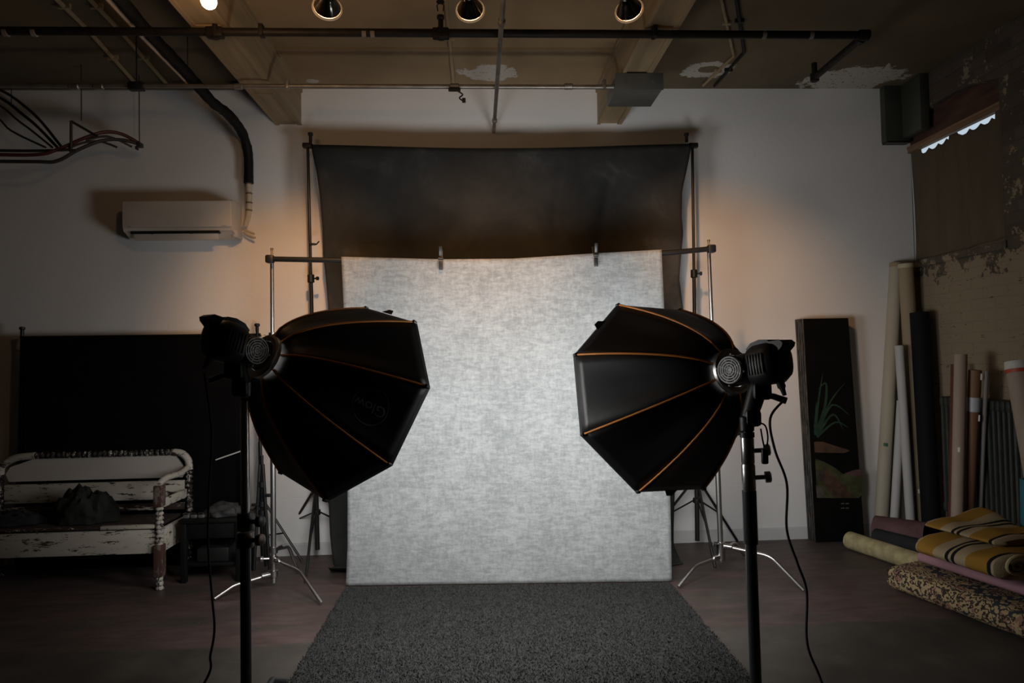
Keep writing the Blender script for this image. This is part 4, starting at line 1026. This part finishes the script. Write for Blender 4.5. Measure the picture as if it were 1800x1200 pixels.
# folded tripod standing between table and chrome stand
fx = GX(463, 4.70)
t = thing('folded_tripod', 'folded black tripod standing just left of the chrome stand', 'tripod', (fx.x, fx.y, 0))
tp = V((P(460, 800, Y=4.70).x, 4.70, P(460, 800, Y=4.70).z))
MB().tube([V((tp.x, tp.y, .3)), tp], .012, 10).build('pole', M_BLACKMETAL, t)
for i, (dx, dy) in enumerate(((-.055, -.02), (.05, -.03), (.0, .05))):
    l = MB().tube([tp-V((-dx*.2, -dy*.2, .06)), V((fx.x+dx, fx.y+dy, .012))], .011, 8).build('leg', M_BLACKMETAL, t)
    MB().tube([V((tp.x, tp.y, .42)), V((fx.x+dx*1.0, fx.y+dy*1.0, .22))], .006, 6).build('brace', M_BLACKMETAL, l)
k = MB()
for z in (.42, .55, .36): k.lathe((tp.x, tp.y, z), (0, 0, 1), [(0, .018), (.006, .024), (.04, .024), (.045, .018)], 12).cut()
k.box((tp.x+.035, tp.y-.01, .5), (.05, .03, .02), bev=.004).cut().box((tp.x-.04, tp.y-.01, .44), (.05, .03, .016), bev=.004)
k.build_each('collar', M_BLACK, t)

# ============================================================ RIGHT-HAND CORNER
# folded painted screen against the white wall
t = thing('folding_screen', 'black folded lacquer screen painted with green leaves, leaning on the white wall', 'folding screen', G(1465, 955))
TL, TR, BL, BR = P(1412, 560, Y=4.905), P(1491, 559, Y=4.905), GX(1434, 4.915), GX(1520, 4.915)
TR.z = TL.z
BL.z = BR.z = .004
M_LACQ = mat('black_lacquer', (.0055, .005, .0045), .45, var=.3, spec=.2)
M_EDGE = m_chipped('worn_black_edge', .52, dark=(.016, .015, .014), pale=(.095, .09, .08), stretch=(6, 6, .6), scale=14)
for k in range(4):
    y0t, y0b = 4.905+.030*k, 4.915+.025*k; sh = V((-.003*k, 0, 0))
    A = [V((BL.x, y0b, .004))+sh, V((BR.x, y0b, .004))+sh, V((TR.x, y0t, TR.z))+sh, V((TL.x, y0t, TL.z))+sh]
    o = MB().prism(A, (0, .0225 if k < 3 else .021, 0)).build('screen_panel', [M_LACQ if k == 0 else M_EDGE], t, smooth=False)
    eb = MB(); w0 = A[0]-V((.0015, 0, 0)); w1 = A[3]-V((.0015, 0, 0))
    eb.prism([w0, w0+V((0, .0225, 0)), w1+V((0, .0225, 0)), w1], (.0012, 0, 0)); eb.build('panel_edge', M_EDGE, o, smooth=False)
hg = MB()
for f in (.12, .5, .88):
    c = BL+(TL-BL)*f
    for k in (0, 2): hg.tube([c+V((-.006, .026+.028*k, -.03)), c+V((-.006, .026+.028*k, .03))], .005, 8).cut()
hg.build_each('hinge', mat('dull_brass', (.12, .09, .05), .5, metal=.7), t)
def onscreen(x, y, off=.0012):
    Y = 4.905+.010*(max(0, min(1, (y-560)/395))); return P(x, y, Y=Y-off)
def leaf(m, pts, w):
    c = [onscreen(x, y) for x, y in pts]; c = bez(c, 5); n = len(c); L_, R_ = [], []
    for i, p in enumerate(c):
        d = (c[min(i+1, n-1)]-c[max(i-1, 0)]).normalized(); s = d.cross(V((0, 1, 0)))
        ww = w*(1-(i/(n-1)))**.6*.5
        L_.append(p+s*ww); R_.append(p-s*ww)
    m.add(L_+R_, [(i, i+1, n+i+1, n+i) for i in range(n-1)])
gm = MB()
for pts, w in (([(1433, 760), (1438, 710), (1446, 656)], .022), ([(1434, 762), (1450, 715), (1452, 674), (1438, 684)], .026), ([(1436, 760), (1460, 705), (1486, 672)], .016),
               ([(1436, 764), (1462, 712), (1494, 730)], .022), ([(1436, 766), (1464, 728), (1483, 757)], .022), ([(1436, 768), (1468, 742), (1492, 752)], .018), ([(1433, 764), (1446, 730), (1455, 690)], .022), ([(1432, 752), (1434, 725), (1435, 705)], .014)):
    leaf(gm, pts, w)
part_label(gm.build('painted_leaves', mat('dark_green_lacquer', (.022, .055, .032), .5, var=.4, scale=20), t, smooth=False), 'green painted grass leaves')
def patch(col, nm, pts, off=.0012):
    MB().add([onscreen(x, y, off) for x, y in pts], [tuple(range(len(pts)))]).build('painted_ground', mat(nm, col, .5, var=.45, scale=18), t, smooth=False)
patch((.085, .048, .032), 'russet_lacquer', [(1431, 776), (1446, 776), (1470, 784), (1488, 789), (1494, 792), (1484, 796), (1432, 795)])
patch((.060, .062, .028), 'olive_lacquer', [(1433, 806), (1450, 812), (1468, 822), (1482, 833), (1516, 828), (1517, 866), (1510, 875), (1436, 875)])
patch((.085, .073, .055), 'tan_lacquer', [(1434, 852), (1446, 860), (1454, 874), (1436, 874.5)], .0020)
for k in range(5):
    patch((.085, .040, .030), 'red_lacquer', [(1436+k*3, 836-k*3.5), (1440+k*3, 836-k*3.5), (1474+k*7, 874), (1468+k*7, 874)], .0024)
patch((.085, .05, .045), 'rose_lacquer', [(1484, 832), (1500, 826), (1515, 824), (1516, 840), (1498, 836)], .0026)
mk = MB()
for yy in (884, 892): 
    for xx in (1478, 1486): mk.add([onscreen(xx+a, yy+b) for a, b in ((0, 0), (6, -.6), (6.6, 1.6), (.4, 2))], [(0, 1, 2, 3)]).cut()
mk.build_each('signature_mark', mat('faded_gold', (.10, .09, .07), .5), t)

# rolls leaning in the corner
def GXX(x, X):
    y = 980
    for _ in range(40):
        q = P(x, y, X=X); y += q.z*FPX/q.y*.6
    return P(x, y, X=X)
def tube_roll(name, label, top, bot, r, m, cat='paper roll', tag_at=None, tag_col=None, hollow=True, cap=None, tag_w=.012, tag_h=.03):
    top, bot = V(top), V(bot); d = (top-bot); L_ = d.length; d.normalize(); bot = bot+V((0, 0, r*math.sqrt(max(0, 1-d.z**2))+.001))
    L_ = (top-bot).length; d = (top-bot).normalized()
    t = thing(name, label, cat, (bot.x, bot.y, 0), 'rolls leaning in the right-hand corner')
    MB().lathe(bot, d, [(0, r*.98), (.004, r), (L_-.004, r), (L_, r*.98), (L_, r*.62), (L_-.10, r*.60)], 22).build('rolled_sheet', m, t)
    if cap: MB().lathe(top-d*.012, d, [(0, r*1.04), (.03, r*1.04), (.034, r*.9)], 20).build('end_cap', cap, t)
    if tag_at is not None:
        f, col, nm = tag_at
        c = bot+d*(L_*f); n = (CAM-c); n = (n-d*n.dot(d)).normalized(); s = d.cross(n)
        MB().grid(7, 2, lambda u, v: c+d*(v-.5)*tag_h+(n*math.cos((u-.5)*tag_w/r)+s*math.sin((u-.5)*tag_w/r))*(r+.0008)).build('label_sticker', mat(nm, col, .6, var=.03), t)
    return t, bot, d
M_CREAM = mat('cream_paper', (.40, .36, .28), .7, var=.06, scale=2)
M_TAN = mat('tan_paper', (.30, .235, .145), .7, var=.06, scale=2)
M_WHITE = mat('white_paper', (.47, .46, .45), .7, var=.05, scale=2)
M_TAG = (.75, .74, .70)
tube_roll('paper_roll', 'tall pale cream roll farthest left in the corner, with a small green mark', P(1576, 467, Y=4.985), GX(1547, 4.955), .047, M_CREAM, tag_at=(.34, (.02, .10, .05), 'green_tape'), cap=M_TAN, tag_w=.03, tag_h=.025)
tube_roll('paper_roll', 'tall tan roll leaning in the corner just left of the black roll', P(1592, 468, Y=4.88), GX(1620, 4.90), .050, M_TAN, tag_at=(.18, M_TAG, 'white_sticker'), cap=mat('yellowed_cap', (.42, .38, .26), .6))
tube_roll('paper_tube', 'thin white tube leaning to the right in front of the tan roll', P(1581, 612, Y=4.83), GX(1603, 4.85), .031, M_WHITE, 'paper tube', cap=M_WHITE)
tube_roll('paper_tube', 'short white tube leaning between the cream roll and the other white tube', P(1584, 704, Y=4.90), GX(1570, 4.90), .029, M_WHITE, 'paper tube')
tube_roll('backdrop_roll', 'thick black roll leaning against the brick wall left of the radiator', P(1616, 549, Y=4.75), GX(1640, 4.70), .062, mat('navy_black_paper', (.006, .006, .008), .8, spec=.2), 'backdrop roll')
tube_roll('paper_roll', 'beige roll leaning against the radiator beside the brown cardboard tube', P(1689, 622, X=3.022), GXX(1681, 2.975), .036, mat('beige_paper', (.34, .26, .205), .7, var=.05), tag_at=(.56, M_TAG, 'white_sticker'))
M_CARD = mat('brown_cardboard', (.20, .105, .055), .65, var=.1, scale=4)
tt, bb_, dd_ = tube_roll('cardboard_tube', 'brown cardboard tube with a white wrapped label, leaning on the radiator', P(1714, 650, X=3.105), GXX(1697, 3.068), .037, M_CARD, 'cardboard tube')
c = bb_+dd_*((P(1710, 710, X=3.10)-bb_).length)
part_label(MB().lathe(c-dd_*.045, dd_, [(0, .0382), (.09, .0382)], 22, caps=False).build('wrapped_label', mat('white_label', (.52, .54, .57), .5, var=.06, scale=30), tt), 'white wrapped paper label')
for nm, xa_, ya_ in (('s', 1719, 662), ('s', 1719, 735)):
    c = bb_+dd_*((P(xa_, ya_, X=3.10)-bb_).length); n = CAM-c; n = (n-dd_*n.dot(dd_)).normalized(); s = dd_.cross(n)
    if s.x < 0: s = -s
    MB().box(c+(n*.55+s*.83).normalized()*.0378, (.012, .003, .04), ax=(s, n, dd_)).build('label_sticker', mat('white_sticker', M_TAG, .6), tt)
tube_roll('fabric_roll', 'thin dark red roll standing behind the beige roll', P(1677, 640, X=3.125), GXX(1671, 3.115), .019, mat('dark_red_cloth', (.10, .025, .02), .8), 'fabric roll')
tube_roll('paper_tube', 'slim grey tube behind the brown cardboard tube', P(1734, 652, X=3.155), GXX(1719, 3.155), .013, mat('grey_paper', (.24, .23, .21), .7), 'paper tube')
tt, bb_, dd_ = tube_roll('paper_roll', 'large beige roll leaning at the right edge, with a red and white tip', P(1788, 640, X=3.10), GXX(1862, 3.09), .060, mat('beige_paper_dim', (.34, .28, .22), .7, var=.05), tag_at=(.62, M_TAG, 'white_sticker'))
c = bb_+dd_*((P(1778, 655, X=3.10)-bb_).length)
part_label(MB().lathe(c-dd_*.01, dd_, [(0, .064), (.02, .064)], 22, caps=False).build('red_band', mat('orange_red_tape', (.45, .06, .03), .5), tt), 'orange-red band')
part_label(MB().lathe(c+dd_*.012, dd_, [(0, .064), (.045, .060)], 22, caps=False).build('white_band', mat('white_tape', (.6, .58, .54), .5), tt), 'white band above the red one')
t, _, _ = tube_roll('rolled_mat', 'teal rolled mat standing at the right edge below the large beige roll', P(1808, 842, X=2.97), GXX(1812, 2.985), .040, mat('teal_foam', (.012, .13, .16), .6), 'mat')
bxp = GXX(1742, 3.03)
o = MB().box((bxp.x+.02, bxp.y, .17), (.10, .12, .34), bev=.006).build('black_box', M_BLACK, None); tag(o, 'narrow black box on the floor below the radiator, right of the brown tube', 'box')

# cast-iron radiator
t = thing('radiator', 'dark cast-iron column radiator against the painted brick wall', 'radiator', (3.23, 4.25, 0))
M_IRON = mat('grey_iron', (.030, .033, .028), .5, var=.25, scale=14, bump=.15)
zr0, zr1 = .28, 1.065
ys = [4.575-.0425*i for i in range(18)]
for i, y in enumerate(ys):
    s = MB()
    for x in (3.192, 3.232, 3.272):
        s.tube([(x, y, zr0+.05), (x, y, zr1-.05)], .0150, 8)
    s.box((3.232, y, zr1-.035), (.12, .0415, .075), bev=.018).box((3.232, y, zr0+.035), (.12, .0415, .075), bev=.02)
    s.build('radiator_section', M_IRON, t)
for y in (ys[0], ys[-1]): MB().tube([(3.232, y, zr0+.01), (3.232, y, .0)], [.022, .026], 10).build('foot', M_IRON, t)
MB().tube([(3.232, ys[0]+.02, zr0+.04), (3.232, ys[0]+.05, zr0+.04), (3.232, ys[0]+.055, .0)], .014, 8).build('supply_pipe', M_IRON, t)

# rugs and blankets on the floor
dR = V((.233, -.972, 0)).normalized(); eR = V((.972, .233, 0)).normalized()
def floor_roll(name, label, cpt, r, L_, m, cat='rug', d=dR, fl=1.0, zc=None):
    t = thing(name, label, cat, (cpt.x, cpt.y, 0), 'rolled rugs on the floor')
    c = V((cpt.x, cpt.y, zc or r*fl+.002)); e = V((0, 0, 1)).cross(d).normalized()
    def surf(u, v):
        th = 2*PI*u; k = 1+.03*noise.noise(V((u*4, v*6, r*30)))
        return c+d*(L_*v)+(e*math.cos(th)*r*k + V((0, 0, 1))*max(-r*fl, math.sin(th)*r*fl*k))
    MB().grid(28, 24, surf, wrap=True).build('rug_roll', m, t)
    for s, q in ((1, c+d*.004), (-1, c+d*(L_-.004))):
        sp = [q+(e*math.cos(a)*rr+V((0, 0, fl))*math.sin(a)*rr) for a, rr in ((i*.35, r*.93*(1-i/52)) for i in range(50))]
        MB().tube(sp, r*.055, 5).build('spiral_end', m, t)
        MB().lathe(q+d*.012*s, d*s, [(0, r*.93*min(1, fl)), (.002, r*.93*min(1, fl))], 20).build('rolled_layers', M_BLACK, t)
    return t
M_YEL = mat('yellow_fringe_rug', (.36, .31, .17), .95, var=.25, scale=20, bump=.4, bscale=90, spec=.1)
M_CHAR = mat('charcoal_felt', (.026, .027, .030), .95, bump=.3, spec=.1)
M_MAUVE = mat('mauve_rug', (.13, .075, .075), .95, var=.2, bump=.3, bscale=80, spec=.1)
M_PINK = mat('pink_wool', (.36, .20, .235), .95, var=.12, scale=6, bump=.4, bscale=120, spec=.1)
floor_roll('rolled_rug', 'pale yellow rolled rug on the floor, its round end facing left', P(1494, 949, Z=.062), .060, .78, M_YEL)
floor_roll('rolled_rug', 'charcoal rolled rug lying between the yellow and mauve rolls', P(1540, 942, Y=4.62), .052, .40, M_CHAR, zc=P(1540, 942, Y=4.62).z, d=V((.38, -.925, 0)).normalized())
floor_roll('rolled_rug', 'mauve rolled rug lying on the floor against the leaning tubes', P(1538, 921, Y=4.77), .108, .32, M_MAUVE, d=V((.70, -.714, 0)).normalized())
# flat-rolled floral rug
def slab(name, m, t, c, d, L_, hw, hh, amp=.0, seed=0, bend=0, pw=.45, nu=48, nv=40, uv0=0, uv1=1, nm='body', lift=None):
    e = V((0, 0, 1)).cross(d).normalized()
    if e.x < 0: e = -e
    def surf(u, v):
        th = 2*PI*u; ca, sa = math.cos(th), math.sin(th)
        x = math.copysign(abs(ca)**pw, ca)*hw; z = math.copysign(abs(sa)**.8, sa)*hh
        n = amp*noise.noise(V((x*7+seed, v*5, seed)))
        endr = min(1, (min(v, 1-v)*L_/.03+.25)) if L_ > 0 else 1
        zz = z*(endr**.5) + (n if z > 0 else 0)
        if lift: zz += lift(x/hw, v)*(1 if z > 0 else .0)
        return c+d*(L_*v)+e*(x*(1 if abs(x) < hw*.9 else (endr**.2)))+V((0, 0, zz))
    m_ = MB().grid(nu, nv, surf, wrap=True, uvf=lambda u, v: (uv0+(uv1-uv0)*v, u))
    n = nu
    m_.f.append(tuple(range(n))[::-1]); m_.m.append(0); m_.f.append(tuple((nv-1)*n+j for j in range(n))); m_.m.append(0)
    return m_.build(nm, m, t)
o0 = V((2.327, 3.907, 0))
M_ORN = m_ornate()
t = thing('floral_rug', 'flat-rolled rug with a gold floral pattern on the floor at lower right', 'rug', o0+eR*.18)
slab('s', M_ORN, t, o0+eR*.165+V((0, 0, .074)), dR, 1.35, .165, .072, .012, 4, nm='rolled_body')
part_label(slab('s', M_CHAR, t, o0+eR*.165-dR*.006+V((0, 0, .074)), dR, .02, .158, .066, 0, 4, nm='bound_end', nv=4), 'dark bound end')
t = thing('pink_blanket', 'pink wool blanket folded on top of the gold floral rug', 'blanket', o0+eR*.3+V((0, 0, .15)))
slab('s', M_PINK, t, o0+eR*.30+dR*.10+V((0, 0, .205)), dR, 1.05, .180, .038, .014, 9, nm='folded_body')
q = o0+eR*.40+dR*.90+V((0, 0, .305))
sp = [q+eR*(math.cos(a)*rr)+V((0, 0, math.sin(a)*rr)) for a, rr in ((i*.33, .058*(1-i/60)) for i in range(56))]
MB().lathe(q, dR, [(0, .056), (.35, .056)], 24).build('rolled_edge', M_PINK, t)
MB().tube([p-dR*.001 for p in sp], .0045, 5).build('spiral_end', M_PINK, t)
sb0 = P(1603, 978, Z=.274); 
dB = V((.20, -.98, 0)).normalized()
t = thing('striped_blanket', 'mustard and cream striped wool blanket folded on top of the pink blanket', 'blanket', sb0)
M_STR = m_stripes()
eB = V((0, 0, 1)).cross(dB); eB = eB if eB.x > 0 else -eB
cB = sb0+eB*.24+V((0, 0, .0))
slab('s', M_STR, t, cB+V((0, 0, .062)), dB, .50, .24, .058, .012, 2, nm='folded_layer', uv0=0, uv1=.98, pw=.62, lift=lambda a, v: .018*(a+.2)*math.sin(v*5))
slab('s', M_STR, t, cB+V((0, 0, .142))+eB*.13-dB*.10, dB, .46, .20, .024, .014, 12, nm='upper_fold', uv0=0, uv1=.98, pw=.6, lift=lambda a, v: .03*max(0, a)*(1+math.sin(v*6+1)))
sp = [cB+dB*.505+eB*(-.13+math.cos(a)*rr*1.6)+V((0, 0, .082+math.sin(a)*rr)) for a, rr in ((i*.35, .05*(1-i/46)) for i in range(42))]
MB().tube(sp, .008, 6).build('fold_spiral', mat('cream_wool', (.42, .34, .20), .95), t)

# curtain inside the window recess
XC = RX+.031
zslit = P(1690, 233, X=XC).z
def curtain(u, v):
    y = WY-.010-(WY-WYN-.014)*u
    sc = .024*abs(math.sin(u*PI*9))*(1 if .12 < u < .93 else 0) + (.010 if .12 < u < .93 else -.03)
    top = zslit+.014-sc if not .47 < u < .55 else zslit+.016
    bot = WZ0+.005+.02*u
    x = XC+.013*math.sin(u*24+1.2*math.sin(v*3))*(.35+.65*v)+.007*math.sin(u*11+v*2)+.008*math.sin(PI*v)*math.sin(u*5)
    return V((x, y, top+(bot-top)*v))
cu = MB().grid(140, 40, curtain).build('curtain', mat('brown_linen', (.105, .078, .050), .9, var=.12, scale=3, stretch=(1, 6, 1), bump=.15, bscale=120), None, solid=.002)
tag(cu, 'brown cloth curtain hanging in the high window of the brick wall', 'curtain')
MB_ = MB().tube([(XC+.024, WYN+.01, zslit-.012), (XC+.024, WY-.04, zslit-.012)], .003, 6)
o = MB_.build('curtain_rail', M_STEEL, cu)

# ------------------------------------------------------------- light and view
wd = bpy.data.worlds.new('daylight'); SC.world = wd; wd.use_nodes = True
bg = wd.node_tree.nodes['Background']; bg.inputs[0].default_value = (.80, .92, 1.0, 1); bg.inputs[1].default_value = .75
SC.view_settings.view_transform = 'Standard'; SC.view_settings.look = 'None'; SC.view_settings.gamma = 1
SC.view_settings.use_curve_mapping = False
SC.view_settings.exposure = 0
try:
    SC.cycles.use_denoising = True; SC.cycles.max_bounces = 8; SC.cycles.sample_clamp_indirect = 4
except Exception: pass
